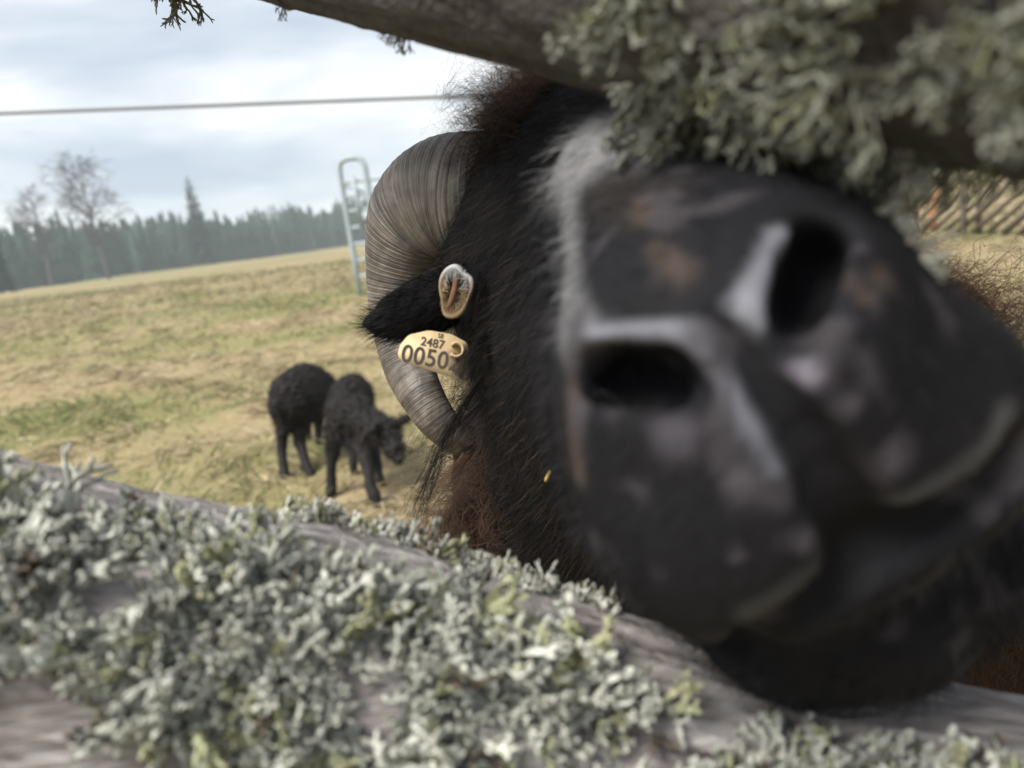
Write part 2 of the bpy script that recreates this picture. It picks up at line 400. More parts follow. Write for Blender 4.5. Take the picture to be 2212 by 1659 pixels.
def birch(px_u, d, h, label, seed, droop=0.2, spread=1.0, n1=26):
    b = P(px_u, 560, d); b[2] = float(zg(b[0], b[1])); r = np.random.default_rng(seed)
    root = empty('birch_tree', b)
    lean = np.array([r.normal(0, 0.03), 0, 1.0])
    k = np.linspace(0, 1, 14)[:, None]
    tp = b - np.array([0, 0, 0.5]) + k * lean * h + np.stack([fnoise(k * np.ones(3) * 3 + seed, 1, 2, 3) - 0.5, k[:, 0] * 0, k[:, 0] * 0], -1) * 0.5
    t = MB(); t.tube(tp, np.linspace(0.34, 0.05, 14), 7, c=(0.09, 0.08, 0.075)); t.build('trunk', M_birch, root)
    m = MB()
    def seg(p, dirv, ln, rad, lv):
        q = [p]; dv = dirv.copy()
        for i in range(4):
            dv = dv + r.normal(0, 0.11, 3) + np.array([0, 0, 0.05 if lv < 2 else -droop * 0.8]); dv /= np.linalg.norm(dv); q.append(q[-1] + dv * ln / 4)
        m.tube(q, np.linspace(max(rad, 0.024), max(rad * 0.45, 0.017), 5), 3, c=np.array([0.06, 0.044, 0.042]) * r.uniform(0.8, 1.2), caps=False)
        if lv < 3:
            for j in range((7, 8, 6)[lv]):
                i = r.integers(1, 5); a = r.normal(0, 1, 3); nd = unit(dv * 1.0 + a / np.linalg.norm(a) * 0.75)
                seg(q[i], nd, ln * r.uniform(0.35, 0.6), rad * 0.55, lv + 1)
    for i in range(n1):
        f = 0.30 + 0.68 * i / n1; p = tp[0] + (tp[-1] - tp[0]) * f; a = r.uniform(0, 6.28)
        ln = h * 0.34 * (math.sin(math.pi * min(1, (f - 0.16) / 0.9)) * 0.9 + 0.12) * spread * r.uniform(0.7, 1.15)
        seg(p, unit(np.array([math.cos(a), math.sin(a), 0.95])), ln, 0.13 * (1.2 - f), 1)
    m.build('crown', M_birch, root, False)
    tag(root, label, 'birch tree')
birch(226, 122, 19.5, 'tall bare birch with clumped twigs above the forest edge', 41, spread=0.8, n1=38)
birch(100, 128, 16.5, 'smaller bare birch with fan shaped fine branches beside the taller birch', 57, spread=0.75, n1=28)

# ------------------------------------------------------------------ cable on two poles
ca, cb = P(-1150, 288, 15.0), P(1640, 184, 15.0)
k = np.linspace(0, 1, 40)[:, None]; cp = ca + (cb - ca) * k; cp[:, 2] -= 0.0 * 4 * (k * (1 - k))[:, 0]
tag(MB().tube(cp, 0.038, 6).build('overhead_cable', M_cable), 'grey overhead cable strung across the cloudy sky', 'cable')
for q, lab in ((ca, 'wooden utility pole with the far end of the cable, past the birches'), (cb, 'wooden utility pole holding the cable end behind the ram')):
    root = empty('utility_pole', (q[0], q[1], 0))
    MB().tube([(q[0], q[1], -0.3), (q[0], q[1], q[2] + 0.25)], [0.11, 0.08], 12).build('pole', M_pole, root)
    MB().tube([(q[0], q[1], q[2] - 0.10), (q[0], q[1], q[2] + 0.0)], [0.12, 0.12], 12).build('cable_clamp', M_metal, root)
    tag(root, lab, 'utility pole')

# ------------------------------------------------------------------ galvanised gate in the pasture
gb_ = G(779, 640); gb_[2] = float(zg(gb_[0], gb_[1]))
gate = empty('livestock_gate', gb_)
gd = unit(np.array([1.0, -0.12, 0])); gn = np.array([-gd[1], gd[0], 0])
def gp(a, z, o=0): return gb_ + gd * a + np.array([0, 0, z]) + gn * o
H = 1.98
loop = [gp(0, -0.1), gp(0, 0.6), gp(0, 1.2), gp(0, H - 0.14), gp(0.03, H - 0.04), gp(0.12, H), gp(0.27, H), gp(0.36, H - 0.04), gp(0.39, H - 0.14), gp(0.39, 1.2), gp(0.39, 0.6), gp(0.39, -0.1)]
MB().tube(loop, 0.042, 10).build('frame', M_metal, gate)
MB().tube([gp(1.5, -0.1), gp(1.5, 1.68)], 0.032, 10).build('post', M_metal, gate)
for z in (0.28, 0.52, 0.76, 1.00, 1.24, 1.45, 1.65):
    MB().tube([gp(0.02, z), gp(1.5, z)], 0.026, 8).build('rail', M_metal, gate)
MB().tube([gp(0.05, 1.60, 0.02), gp(0.36, 1.46, 0.02)], 0.019, 8).build('brace', M_metal, gate)
MB().tube([gp(0.20, 1.0, -0.03), gp(0.20, 1.72, -0.03)], 0.03, 8).build('latch_bar', M_metal, gate)
for z in (1.12, 0.62):
    p = gp(0.30, z, -0.02); bx = []
    for sx in (-0.09, 0.09):
        for so in (-0.01, 0.01):
            for sz in (-0.09, 0.09): bx.append(p + gd * sx + gn * so + np.array([0, 0, sz]))
    MB().add(bx, Q=[(0, 1, 3, 2), (4, 6, 7, 5), (0, 4, 5, 1), (2, 3, 7, 6), (0, 2, 6, 4), (1, 5, 7, 3)]).build('plate', M_metal, gate, False)
tag(gate, 'galvanised steel tube gate with rounded top standing in the pasture', 'gate')

# ------------------------------------------------------------------ roundpole fence far right
f0 = G(1960, 505); f1 = G(2560, 520); fd = unit(f1 - f0); fd[2] = 0
rp = empty('roundpole_fence', (f0[0], f0[1], 0)); r = np.random.default_rng(5)
fn = np.array([-fd[1], fd[0], 0]); fl = np.linalg.norm(f1 - f0)
for i in range(17):
    s0 = -1.3 + i * 0.27; a = f0 + fd * s0 + np.array([0, 0, 0.04]); ln = 2.0
    b = a + fd * ln * 0.86 + np.array([0, 0, 1.02 + r.normal(0, 0.04)]) + fn * r.normal(0, 0.03)
    q = spline([a, a + (b - a) * 0.5 + np.array([0, 0, r.normal(0, 0.02)]), b], 6)
    MB().tube(q, np.linspace(0.034, 0.022, 6) * r.uniform(0.8, 1.2), 7).build('pole', M_pole, rp)
for i, s0 in enumerate((0.02, 1.35, 2.7)):
    for s1 in (-0.07, 0.07):
        a = f0 + fd * (s0 + s1 * 0.5) + fn * s1
        MB().tube([a - np.array([0, 0, 0.2]), a + np.array([0.02, 0, 1.25])], [0.035, 0.028], 8).build('stake', M_pole, rp)
tag(rp, 'roundpole fence of slanting grey poles across the yellow grass', 'fence')
pb = G(2015, 492); pb[2] = 0
tag(MB().tube([pb - np.array([0, 0, 0.15]), pb + np.array([0.0, 0, 0.2]), pb + np.array([0.05, 0, 0.62])], [0.05, 0.05, 0.045], 10).build('wooden_post', M_post),
    'orange brown wooden post standing before the roundpole fence', 'post')

# ------------------------------------------------------------------ lichened rail fence in front of the camera
def lobe(mb, p, d, n, ln, w, lv, r, tint):
    """a flat forked strap: two-sided strip with raised edges, thick enough to have a top and an underside"""
    steps = 3; q = [p]; dd = d.copy(); nn = n.copy(); dirs = [d]
    for i in range(steps):
        dd = unit(dd + nn * r.uniform(-0.05, 0.28) + r.normal(0, 0.16, 3)); q.append(q[-1] + dd * ln / steps); dirs.append(dd)
    V, C = [], []
    for i in range(steps + 1):
        t = i / steps; side = unit(np.cross(dirs[i], nn)); nu = unit(np.cross(side, dirs[i]))
        ww = w * (0.85 + 0.25 * t) * (0.45 if (i == steps and lv == 0) else 1)
        for a, b in ((-1, 0.28), (-0.45, 0.02), (0.45, 0.02), (1, 0.28), (0, -0.35)):
            V.append(q[i] + side * ww * a * 0.5 + nu * ww * b)
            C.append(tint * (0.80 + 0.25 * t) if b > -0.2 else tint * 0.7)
    Q = []
    for i in range(steps):
        o = i * 5
        for a, b in ((0, 1), (1, 2), (2, 3), (3, 4), (4, 0)): Q.append((o + a, o + b, o + 5 + b, o + 5 + a))
    o = steps * 5
    mb.add(V, Q, [(o, o + 1, o + 4), (o + 1, o + 2, o + 4), (o + 2, o + 3, o + 4)]); mb.C.append(np.array(C))
    if lv > 0:
        side = unit(np.cross(dirs[-1], nn)); k = 2 if r.random() < 0.7 else 3
        for j in range(k):
            s = (j - (k - 1) / 2) / max(1, (k - 1) / 2)
            lobe(mb, q[-1], unit(dirs[-1] + side * s * r.uniform(0.35, 0.75) + nn * r.normal(0.1, 0.25)), unit(nn + r.normal(0, 0.25, 3)), ln * r.uniform(0.55, 0.85), w * r.uniform(0.68, 0.9), lv - 1, r, tint)
def tuft(seed, nl, ln, w, flat=0.7, lv=2, grey=(0.72, 0.735, 0.67), olive=(0.50, 0.51, 0.32)):
    r = np.random.default_rng(seed); mb = MB()
    for i in range(nl):
        a = 6.283 * i / nl + r.normal(0, 0.3); el = r.uniform(0.15, 1.2) * (1 - flat) + r.uniform(0.05, 0.75) * flat
        d = np.array([math.cos(a) * math.cos(el), math.sin(a) * math.cos(el), math.sin(el)])
        n = unit(np.array([-math.cos(a) * math.sin(el), -math.sin(a) * math.sin(el), math.cos(el)]))
        g = r.random()
        tint = np.array(grey) * r.uniform(0.72, 1.12) if g < 0.82 else (np.array(olive) * r.uniform(0.7, 1.1) if g < 0.96 else np.array([0.17, 0.14, 0.115]))
        lobe(mb, np.array([math.cos(a) * 0.0008, math.sin(a) * 0.0008, -0.0006]), d, n, ln * r.uniform(0.7, 1.25), w * r.uniform(0.8, 1.2), lv, r, tint)
    o = mb.build('lichen_tuft', M_lichen, None, True); me = o.data; bpy.data.objects.remove(o); return me
TUFTS = [tuft(100 + i, 7 + i % 4, 0.0046 + 0.0005 * (i % 3), 0.0019 + 0.0002 * (i % 4), 0.3 + 0.15 * (i % 4), 2 + (i % 3 == 0)) for i in range(12)]
TUFTS += [tuft(140 + i, 6, 0.0068, 0.0021, 0.75, 2) for i in range(3)]
BUSHY_SHADED = [tuft(200 + i, 8, 0.0056 + 0.0005 * (i % 3), 0.0015, 0.25, 3, (0.37, 0.38, 0.325), (0.36, 0.37, 0.23)) for i in range(8)]  # bushy tufts for the upper rail, its backlit shade put into their darker tint

def rail_shape(axis, R, seed, nl=220, seg=72, dark=1.0):
    """an uneven weathered trunk along axis (n x 3)"""
    pts = spline(axis, nl); r = np.random.default_rng(seed)
    T = unit(np.gradient(pts, axis=0)); up = np.array([0, 0, 1.0]); x = unit(np.cross(T, up)); y = np.cross(x, T)
    an = np.arange(seg) / seg * 6.283
    s = np.concatenate([[0], np.cumsum(np.linalg.norm(np.diff(pts, axis=0), axis=1))])
    S, A = np.meshgrid(s, an, indexing='ij')
    X = np.stack([np.cos(A) * 0.05, np.sin(A) * 0.05, S], -1)
    big = fnoise(X * np.array([1, 1, 0.5]), 22, 2, seed) - 0.5
    grain = fnoise(np.stack([np.cos(A) * 0.05, np.sin(A) * 0.05, S * 0.06], -1), 260, 2, seed + 3) - 0.5
    bumps = fnoise(X, 120, 2, seed + 5) - 0.5
    fine = fnoise(np.stack([np.cos(A) * 0.05, np.sin(A) * 0.05, S * 0.035 + 0.002 * big], -1), 750, 2, seed + 13)
    crack = np.clip((0.40 - fine) * 9, 0, 1)
    rad = R * (1 + 0.16 * big) + 0.003 * grain + 0.0018 * bumps - 0.0012 * crack + 0.0008 * fine
    V = pts[:, None] + rad[..., None] * (np.cos(A)[..., None] * x[:, None] + np.sin(A)[..., None] * y[:, None])
    ii, jj = np.meshgrid(np.arange(nl - 1), np.arange(seg), indexing='ij'); j2 = (jj + 1) % seg
    Q = np.stack([ii * seg + jj, ii * seg + j2, (ii + 1) * seg + j2, (ii + 1) * seg + jj], -1).reshape(-1, 4)
    nt_ = (nl - 1) * seg
    Q = Q[:, ::-1]
    V = np.vstack([V.reshape(-1, 3), pts[0], pts[-1]])
    tr = [(len(V) - 2, j, (j + 1) % seg) for j in range(seg)] + [(len(V) - 1, nt_ + (j + 1) % seg, nt_ + j) for j in range(seg)]
    c = np.clip(0.55 + 1.2 * grain + 0.5 * big + 1.3 * (fine - 0.5) - 0.8 * crack, 0, 1).reshape(-1)
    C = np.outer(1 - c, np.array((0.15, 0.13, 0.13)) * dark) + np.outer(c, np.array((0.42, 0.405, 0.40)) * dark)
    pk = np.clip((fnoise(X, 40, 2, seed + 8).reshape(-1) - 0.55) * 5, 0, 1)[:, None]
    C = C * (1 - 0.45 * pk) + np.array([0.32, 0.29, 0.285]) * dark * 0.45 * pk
    C = np.vstack([C, [(0.3, 0.27, 0.24)] * 2])
    return V, Q, np.array(tr), C
def to_cam(X): q = np.asarray(X) - CAM; return np.stack([q @ RT, -(q @ UP), q @ FW], -1)
def from_cam(X): X = np.asarray(X, float); return CAM + X[..., :1] * RT - X[..., 1:2] * UP + X[..., 2:] * FW
def to_px(X):
    c = to_cam(X); d = np.maximum(c[..., 2], 1e-4); return CX + FPX * c[..., 0] / d, CY + FPX * c[..., 1] / d, c[..., 2]

lo_axis = np.array([P(-6500, -300, 0.235), P(-2600, 640, 0.225), P(0, 1350, 0.222), P(700, 1515, 0.222), P(1500, 1745, 0.218), P(2400, 1950, 0.200), P(5500, 2700, 0.19), P(9000, 3500, 0.18)])
ua = from_cam(np.array([(-0.079, -0.187, 0.28), (0.102, -0.076, 0.13)])); ud = ua[1] - ua[0]
up_axis = np.array([from_cam(np.array([-1.5, -0.75, 0.72])), from_cam(np.array([-0.62, -0.47, 0.58])), ua[0] - ud * 1.0, ua[0], ua[0] + ud * 0.5, ua[1], ua[1] + ud * 0.8, ua[1] + ud * 2.2])
fence = tag(empty('rail_fence', (lo_axis[2][0], lo_axis[2][1], 0)), 'weathered rail fence crusted with pale grey green lichen', 'fence')
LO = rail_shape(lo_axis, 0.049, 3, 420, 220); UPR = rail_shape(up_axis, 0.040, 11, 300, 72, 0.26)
rail_lo = mesh_obj('rail', LO[0], LO[1], M_wood, fence, True, LO[3], LO[2]); rail_lo['label'] = 'lower grey rail thickly grown with pale lichen'
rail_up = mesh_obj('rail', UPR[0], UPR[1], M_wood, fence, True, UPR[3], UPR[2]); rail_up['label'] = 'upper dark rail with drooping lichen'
for e0 in (lo_axis[0], lo_axis[-1], up_axis[0], up_axis[-1]):
    for s_ in (-1, 1):
        off = np.array([0.0, 0.075 * s_, 0])
        MB().tube([np.array([e0[0], e0[1], -0.25]) + off, np.array([e0[0], e0[1], max(1.0, e0[2] + 0.3)]) + off], [0.035, 0.028], 10).build('stake', M_pole, fence)

def grow(rail, D, want, seed, accept, meshes, smin_, smax_, gap):
    """seat lichen tufts on the rail, keeping a little gap between their centres"""
    V, Q = D[0], D[1]; r = np.random.default_rng(seed)
    p, f = sample(V, Q, 260000, None, seed); n = unit(np.cross(V[Q[f][:, 2]] - V[Q[f][:, 0]], V[Q[f][:, 3]] - V[Q[f][:, 1]]))
    u, v, d = to_px(p); ok = (d > 0.03) & (u > -500) & (u < 2700) & (v > -700) & (v < 2300)
    p, n, u, v, d = p[ok], n[ok], u[ok], v[ok], d[ok]
    done = []; cnt = 0
    for i in np.where(accept(u, v, d, p, n))[0]:
        if cnt >= want: break
        if done and np.min(np.sum((np.array(done) - p[i]) ** 2, 1)) < gap * gap: continue
        done.append(p[i]); cnt += 1
        seat(rail, p[i], n[i], r.uniform(smin_, smax_), meshes[r.integers(len(meshes))], r)
def seat(rail, p, n, s, me, r, sink=0.0008):
    o = link('lichen_tuft', me, rail)
    z = Vector(unit(n + r.normal(0, 0.22, 3))); q = z.to_track_quat('Z', 'Y').to_matrix().to_4x4()
    o.matrix_basis = Matrix.Translation(Vector(p - n * sink)) @ q @ Matrix.Rotation(r.uniform(0, 6.28), 4, 'Z') @ Matrix.Scale(s, 4)
    return o
def lin(x, pts):
    xs, ys = zip(*pts); return np.interp(x, xs, ys)
_u, _v, _d = to_px(LO[0]); _ub = np.arange(-400, 2600, 40)
_sil = np.array([np.min(_v[(_d > 0.05) & (np.abs(_u - q) < 30)], initial=9999) for q in _ub])
def sil(u): return np.interp(u, _ub, _sil)
def facing_cam(p, n): return np.einsum('ij,ij->i', CAM - p, n)
def acc_lo(u, v, d, p, n):
    # the bare strip along the top of the rail
    w = lin(u, ((-500, 120), (0, 120), (250, 85), (400, 60), (560, 85), (800, 105), (1000, 120), (1300, 155), (1480, 200), (1560, 230), (1800, 190), (2700, 150)))
    b1 = lin(u, ((-500, 1480), (0, 1480), (320, 1540), (420, 1700), (980, 1740), (1040, 1610), (1290, 1600), (1340, 1900), (2700, 2100)))
    j = vnoise(p, 300, 5) - 0.5; h = fnoise(p, 55, 2, 77)
    return (facing_cam(p, n) > -0.02) & (v > sil(u) + w + 50 * j) & (v < b1 + 90 * j) & (h > np.where(u > 1500, 0.46, 0.33))
def acc_back(u, v, d, p, n):
    return (u > 620) & (u < 1310) & (v < sil(u) + 16) & (facing_cam(p, n) > -0.08)
def acc_up(u, v, d, p, n):
    h = fnoise(p, 48, 2, 88); edge = 150 + (u - 1200) * 0.258
    return (facing_cam(p, n) > -0.03) & (u > 1120) & ~((v > edge - 130) & (u < 1420)) & ~((u > 1720) & (v > edge - 60 - 0.35 * (u - 1720))) & (h > 0.45)
grow(rail_lo, LO, 295, 31, acc_lo, TUFTS, 0.5, 1.45, 0.0080)
grow(rail_lo, LO, 50, 32, acc_back, TUFTS, 0.4, 0.75, 0.005)
grow(rail_up, UPR, 240, 33, acc_up, BUSHY_SHADED, 0.55, 1.15, 0.0080)
# crust of small lobes between the tufts, far too many to pick apart
def crust(rail, D, n, seed, acc):
    V, Q = D[0], D[1]; r = np.random.default_rng(seed); mb = MB(); p, f = sample(V, Q, 160000, None, seed)
    nn = unit(np.cross(V[Q[f][:, 2]] - V[Q[f][:, 0]], V[Q[f][:, 3]] - V[Q[f][:, 1]])); u, v, d = to_px(p); k = 0
    for i in np.where((d > 0.03) & (u > -300) & (u < 2500) & (v > -300) & (v < 2000) & acc(u, v, d, p, nn))[0]:
        if k >= n: break
        k += 1; t = unit(np.cross(nn[i], r.normal(size=3)))
        lobe(mb, p[i] - nn[i] * 0.0005, unit(t + nn[i] * r.uniform(0.1, 0.9)), unit(nn[i] + r.normal(0, .2, 3)), r.uniform(0.0025, 0.0055), r.uniform(0.0015, 0.0026), 1, r, np.array([0.62, 0.64, 0.57]) * r.uniform(0.6, 1.15))
    tag(mb.build('lichen_crust', M_lichen, rail, True), kind='stuff')
crust(rail_lo, LO, 2600, 51, acc_lo); crust(rail_up, UPR, 350, 52, acc_up)
# tufts that hang free below the upper rail
def hang(u, v, s, seed, me, tilt=(0, 0)):
    """find the point of the upper rail straight above (u, v) on its lower edge and hang a tuft from it"""
    V = UPR[0]; a, b, d = to_px(V); m = (d > 0.05) & (np.abs(a - u) < 40); i = np.where(m)[0][np.argmax(b[m])]
    r = np.random.default_rng(seed); n = unit(-UP + RT * tilt[0] + FW * tilt[1])
    return seat(rail_up, V[i], n, s, me, r, 0.001)
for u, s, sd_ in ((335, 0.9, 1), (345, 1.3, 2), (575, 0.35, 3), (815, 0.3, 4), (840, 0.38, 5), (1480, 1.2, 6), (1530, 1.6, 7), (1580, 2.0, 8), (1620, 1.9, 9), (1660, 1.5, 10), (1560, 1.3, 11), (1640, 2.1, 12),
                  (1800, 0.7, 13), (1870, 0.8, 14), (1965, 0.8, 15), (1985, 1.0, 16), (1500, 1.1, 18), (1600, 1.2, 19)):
    hang(u, 0, s, sd_, BUSHY_SHADED[sd_ % 8], (0.1 * ((sd_ * 7) % 5 - 2), -0.15))

tw = spline([P(1930, 250, 0.150), P(1955, 370, 0.142), P(1960, 470, 0.140), P(1985, 560, 0.138)], 16)
twig = MB().tube(tw, np.linspace(0.0013, 0.0006, 16), 6).build('twig', M_pole, rail_up)
trr = np.random.default_rng(77)
for i, k in enumerate((4, 6, 8, 10, 12, 14, 15)):
    seat(rail_up, tw[k], unit(-UP * 0.8 + trr.normal(0, 0.6, 3)), (0.38, 0.42, 0.36, 0.4, 0.45, 0.5, 0.55)[i], TUFTS[i], trr, 0.0)

# ------------------------------------------------------------------ two black lambs
def lamb(prims, label, seed, hoofs, nhair=16000):
    """prims: list of (a, b, ra, rb, k) in world metres, joined into one body"""
    A = np.array([p[0] for p in prims] + [p[1] for p in prims]); lo, hi = A.min(0) - 0.14, A.max(0) + 0.14
    ax = [np.arange(lo[k], hi[k], 0.0058) for k in range(3)]
    X = np.stack(np.meshgrid(*ax, indexing='ij'), -1).astype(np.float32); Fv = None
    for a, b, ra, rb, k in prims:
        c = cone(X, a, b, ra, rb); Fv = c if Fv is None else smin(Fv, c, k)
    V, Q = surface(Fv, ax); V = relax(V, Q, 2); n = vnormals(V, Q)
    hgt = np.clip((V[:, 2] - 0.13) / 0.06, 0, 1)
    V = V + n * ((fnoise(V, 70, 2, seed) - 0.5) * 0.03 * hgt)[:, None]
    C = np.array([0.017, 0.016, 0.016]) * (0.6 + 0.8 * fnoise(V, 60, 2, seed + 2))[:, None]
    foot = V[:, 2].min(); root = empty('lamb', (V[:, 0].mean(), V[:, 1].mean(), 0))
    mesh_obj('body', V, Q, M_lamb, root, True, C)
    p, f = sample(V, Q, nhair, None, seed); nf = unit(np.cross(V[Q[f][:, 2]] - V[Q[f][:, 0]], V[Q[f][:, 3]] - V[Q[f][:, 1]]))
    r = np.random.default_rng(seed)
    d = nf * 0.7 + r.normal(0, 0.45, p.shape) - np.array([0, 0, 0.25])
    hc = np.array([0.022, 0.020, 0.019]) * r.uniform(0.5, 2.2, nhair)[:, None] + (r.random(nhair) < 0.12)[:, None] * np.array([0.04, 0.024, 0.014])
    hh = np.clip((p[:, 2] - 0.10) / 0.1, 0.25, 1)
    V2, Q2, C2 = strands(p, d, r.uniform(0.008, 0.02, nhair) * hh, 0.0013, 3, 0.25, 1.2, 0.2, hc, 0.4, seed)
    mesh_obj('fleece', V2, Q2, M_fur, root, False, C2)
    tag(root, label, 'lamb', 'black lambs in the pasture')
    return root
def Z(zx, zy, d): return P(518.4 + 0.2448 * zx, 734.4 + 0.2448 * zy, d)
def zr(r, d): return r * 0.2448 * d / FPX
def limb(pts, ks=0.02):
    return [(Z(*pts[i][:3]), Z(*pts[i + 1][:3]), zr(pts[i][3], pts[i][2]), zr(pts[i + 1][3], pts[i + 1][2]), ks if (i == 0 or ks >= 0.04) else 0.008) for i in range(len(pts) - 1)]
front = []
front += limb([(930, 640, 2.40, 165), (985, 560, 2.56, 180)], 0.04)             # trunk, chest towards the camera
front += limb([(960, 480, 2.46, 110), (1000, 440, 2.60, 125)], 0.05)            # back
front += limb([(930, 790, 2.38, 120), (1010, 720, 2.40, 140)], 0.05)            # brisket
front += limb([(1030, 640, 2.36, 125), (1170, 770, 2.29, 100), (1250, 790, 2.25, 95)], 0.05)  # neck
front += limb([(1290, 800, 2.24, 105), (1360, 960, 2.20, 82), (1395, 1040, 2.18, 58)], 0.03)  # skull and muzzle
front += limb([(1385, 750, 2.24, 44), (1440, 712, 2.25, 44), (1530, 648, 2.26, 10)], 0.008)    # raised ear
front += limb([(1200, 760, 2.20, 36), (1130, 830, 2.17, 36), (1062, 905, 2.16, 10)], 0.008)    # drooping ear
front += limb([(830, 850, 2.39, 78), (820, 1000, 2.40, 56), (805, 1130, 2.405, 40), (808, 1230, 2.41, 42), (805, 1320, 2.41, 46), (795, 1362, 2.405, 44)], 0.03)
front += limb([(1040, 900, 2.36, 85), (1105, 1040, 2.33, 62), (1140, 1180, 2.30, 46), (1150, 1290, 2.285, 50), (1185, 1370, 2.275, 55), (1205, 1425, 2.265, 40)], 0.03)
front += limb([(1120, 800, 2.50, 90), (1185, 980, 2.50, 52), (1215, 1110, 2.47, 40), (1235, 1220, 2.45, 34), (1258, 1275, 2.44, 34)], 0.03)
front += limb([(960, 800, 2.60, 80), (985, 960, 2.62, 45), (1000, 1090, 2.60, 34), (1010, 1170, 2.6, 36)], 0.03)
front += limb([(1085, 430, 2.66, 55), (1110, 520, 2.70, 28)], 0.02)             # tail
lamb(front, 'black curly lamb facing the fence with lowered head and one ear raised', 71, None)
rear = []
rear += limb([(455, 520, 2.72, 175), (660, 480, 2.98, 185)], 0.05)
rear += limb([(430, 420, 2.72, 120), (560, 350, 2.95, 150)], 0.05)
rear += limb([(480, 560, 2.72, 170), (600, 560, 2.85, 165)], 0.05)
rear += limb([(660, 400, 3.0, 150), (745, 430, 3.12, 110)], 0.05)
rear += limb([(740, 430, 3.12, 95), (840, 520, 3.2, 70)], 0.04)                 # neck and head turned away
rear += limb([(390, 620, 2.70, 115), (375, 800, 2.69, 62), (368, 960, 2.70, 46), (380, 1090, 2.685, 42), (390, 1170, 2.675, 48), (402, 1225, 2.665, 46)], 0.03)
rear += limb([(560, 640, 2.74, 120), (530, 800, 2.72, 66), (525, 900, 2.73, 58), (565, 1030, 2.70, 42), (590, 1120, 2.685, 50), (630, 1195, 2.665, 46)], 0.03)
rear += limb([(690, 620, 3.02, 80), (690, 760, 3.05, 42), (690, 850, 3.06, 36), (695, 925, 3.06, 40)], 0.03)
rear += limb([(600, 620, 3.1, 70), (590, 760, 3.12, 42), (600, 890, 3.12, 36)], 0.03)
rear += limb([(330, 470, 2.66, 50), (310, 620, 2.64, 34)], 0.03)                # tail
rear = [(a, b, ra * 0.9, rb * 0.9, k) for a, b, ra, rb, k in rear]
lamb(rear, 'black lamb turned away, half hidden behind its curly companion', 83, None)

# ------------------------------------------------------------------ the ram
def cP(u, v, d): return np.array([(u - CX) / FPX * d, (v - CY) / FPX * d, d])     # camera-frame metres: right, down, forward
def grid1(parts):
    return np.unique(np.round(np.concatenate([np.arange(a, b, s) for a, b, s in parts]), 6))
gax = [grid1([(-0.42, -0.09, 0.015), (-0.09, 0.125, 0.0022), (0.125, 0.7, 0.015)]),
       grid1([(-0.3, -0.11, 0.012), (-0.11, 0.10, 0.0022), (0.10, 1.0, 0.015)]),
       grid1([(0.085, 0.27, 0.0022), (0.27, 0.44, 0.0045), (0.44, 1.95, 0.018)])]
GX = np.stack(np.meshgrid(*gax, indexing='ij'), -1).astype(np.float32)
prims = []                                      # (a, b, ra, rb, k) in the camera frame
def pr(a, b, ra, rb, k=0.02): prims.append((cP(*a), cP(*b), ra, rb, k))
# muzzle, nose and bridge
pr((1660, 960, 0.168), (1530, 850, 0.24), 0.041, 0.047, 0.018)
pr((1590, 760, 0.150), (1470, 520, 0.215), 0.027, 0.036, 0.03)      # nose bridge
pr((1470, 830, 0.158), (1480, 760, 0.20), 0.023, 0.028, 0.02)       # wing of the nostril, ram's right
pr((1745, 650, 0.150), (1690, 620, 0.19), 0.015, 0.022, 0.02)       # wing of the nostril, ram's left
pr((1555, 1090, 0.154), (1490, 980, 0.21), 0.0275, 0.034, 0.012)      # upper lip lobes
pr((1950, 915, 0.156), (1850, 910, 0.21), 0.0265, 0.030, 0.012)
pr((1870, 1290, 0.187), (1700, 1100, 0.26), 0.0245, 0.034, 0.008)    # lower lip and chin
pr((1680, 1340, 0.190), (2090, 1190, 0.192), 0.018, 0.021, 0.010)
pr((1700, 1150, 0.22), (1500, 900, 0.34), 0.034, 0.052, 0.03)       # jaw
# brow and skull
pr((1420, 420, 0.225), (1400, 430, 0.30), 0.026, 0.050, 0.03)
pr((1360, 450, 0.33), (1480, 420, 0.35), 0.055, 0.060, 0.03)
pr((1335, 800, 0.33), (1380, 900, 0.36), 0.050, 0.056, 0.03)        # cheek
pr((1190, 480, 0.36), (1130, 560, 0.37), 0.036, 0.030, 0.03)        # side of the head below the horn
pr((1640, 480, 0.32), (1650, 560, 0.34), 0.046, 0.050, 0.03)
pr((1175, 305, 0.375), (1330, 225, 0.385), 0.026, 0.030, 0.03)        # poll
# neck, trunk and legs
pr((1400, 700, 0.40), (1560, 930, 0.60), 0.085, 0.165, 0.08)
pr((1330, 1100, 0.48), (1600, 1050, 0.66), 0.104, 0.17, 0.06)
pr((1900, 1100, 0.50), (2080, 1250, 0.62), 0.10, 0.15, 0.06)
pr((1640, 930, 0.72), (1720, 880, 1.45), 0.20, 0.24, 0.10)
def body_leg(px_, py_, top, r):
    w = np.array([px_, py_, 0.0]); T = np.array([px_, py_, top])
    for a, b, ra, rb in ((T, np.array([px_, py_ + 0.02, top * 0.5]), r, r * 0.55), (np.array([px_, py_ + 0.02, top * 0.5]), np.array([px_, py_, 0.03]), r * 0.55, r * 0.42)):
        prims.append((to_cam(a), to_cam(b), ra, rb, 0.03))
bw = from_cam(np.array([cP(1640, 930, 0.80), cP(1720, 880, 1.35)]))
for w in bw:
    for s_ in (-0.12, 0.12): body_leg(w[0] + s_, w[1], 0.42, 0.07)
def ram_field(X):
    Fv = None
    for a, b, ra, rb, k in prims:
        c = cone(X, a, b, ra, rb); Fv = c if Fv is None else smin(Fv, c, k)
    return Fv
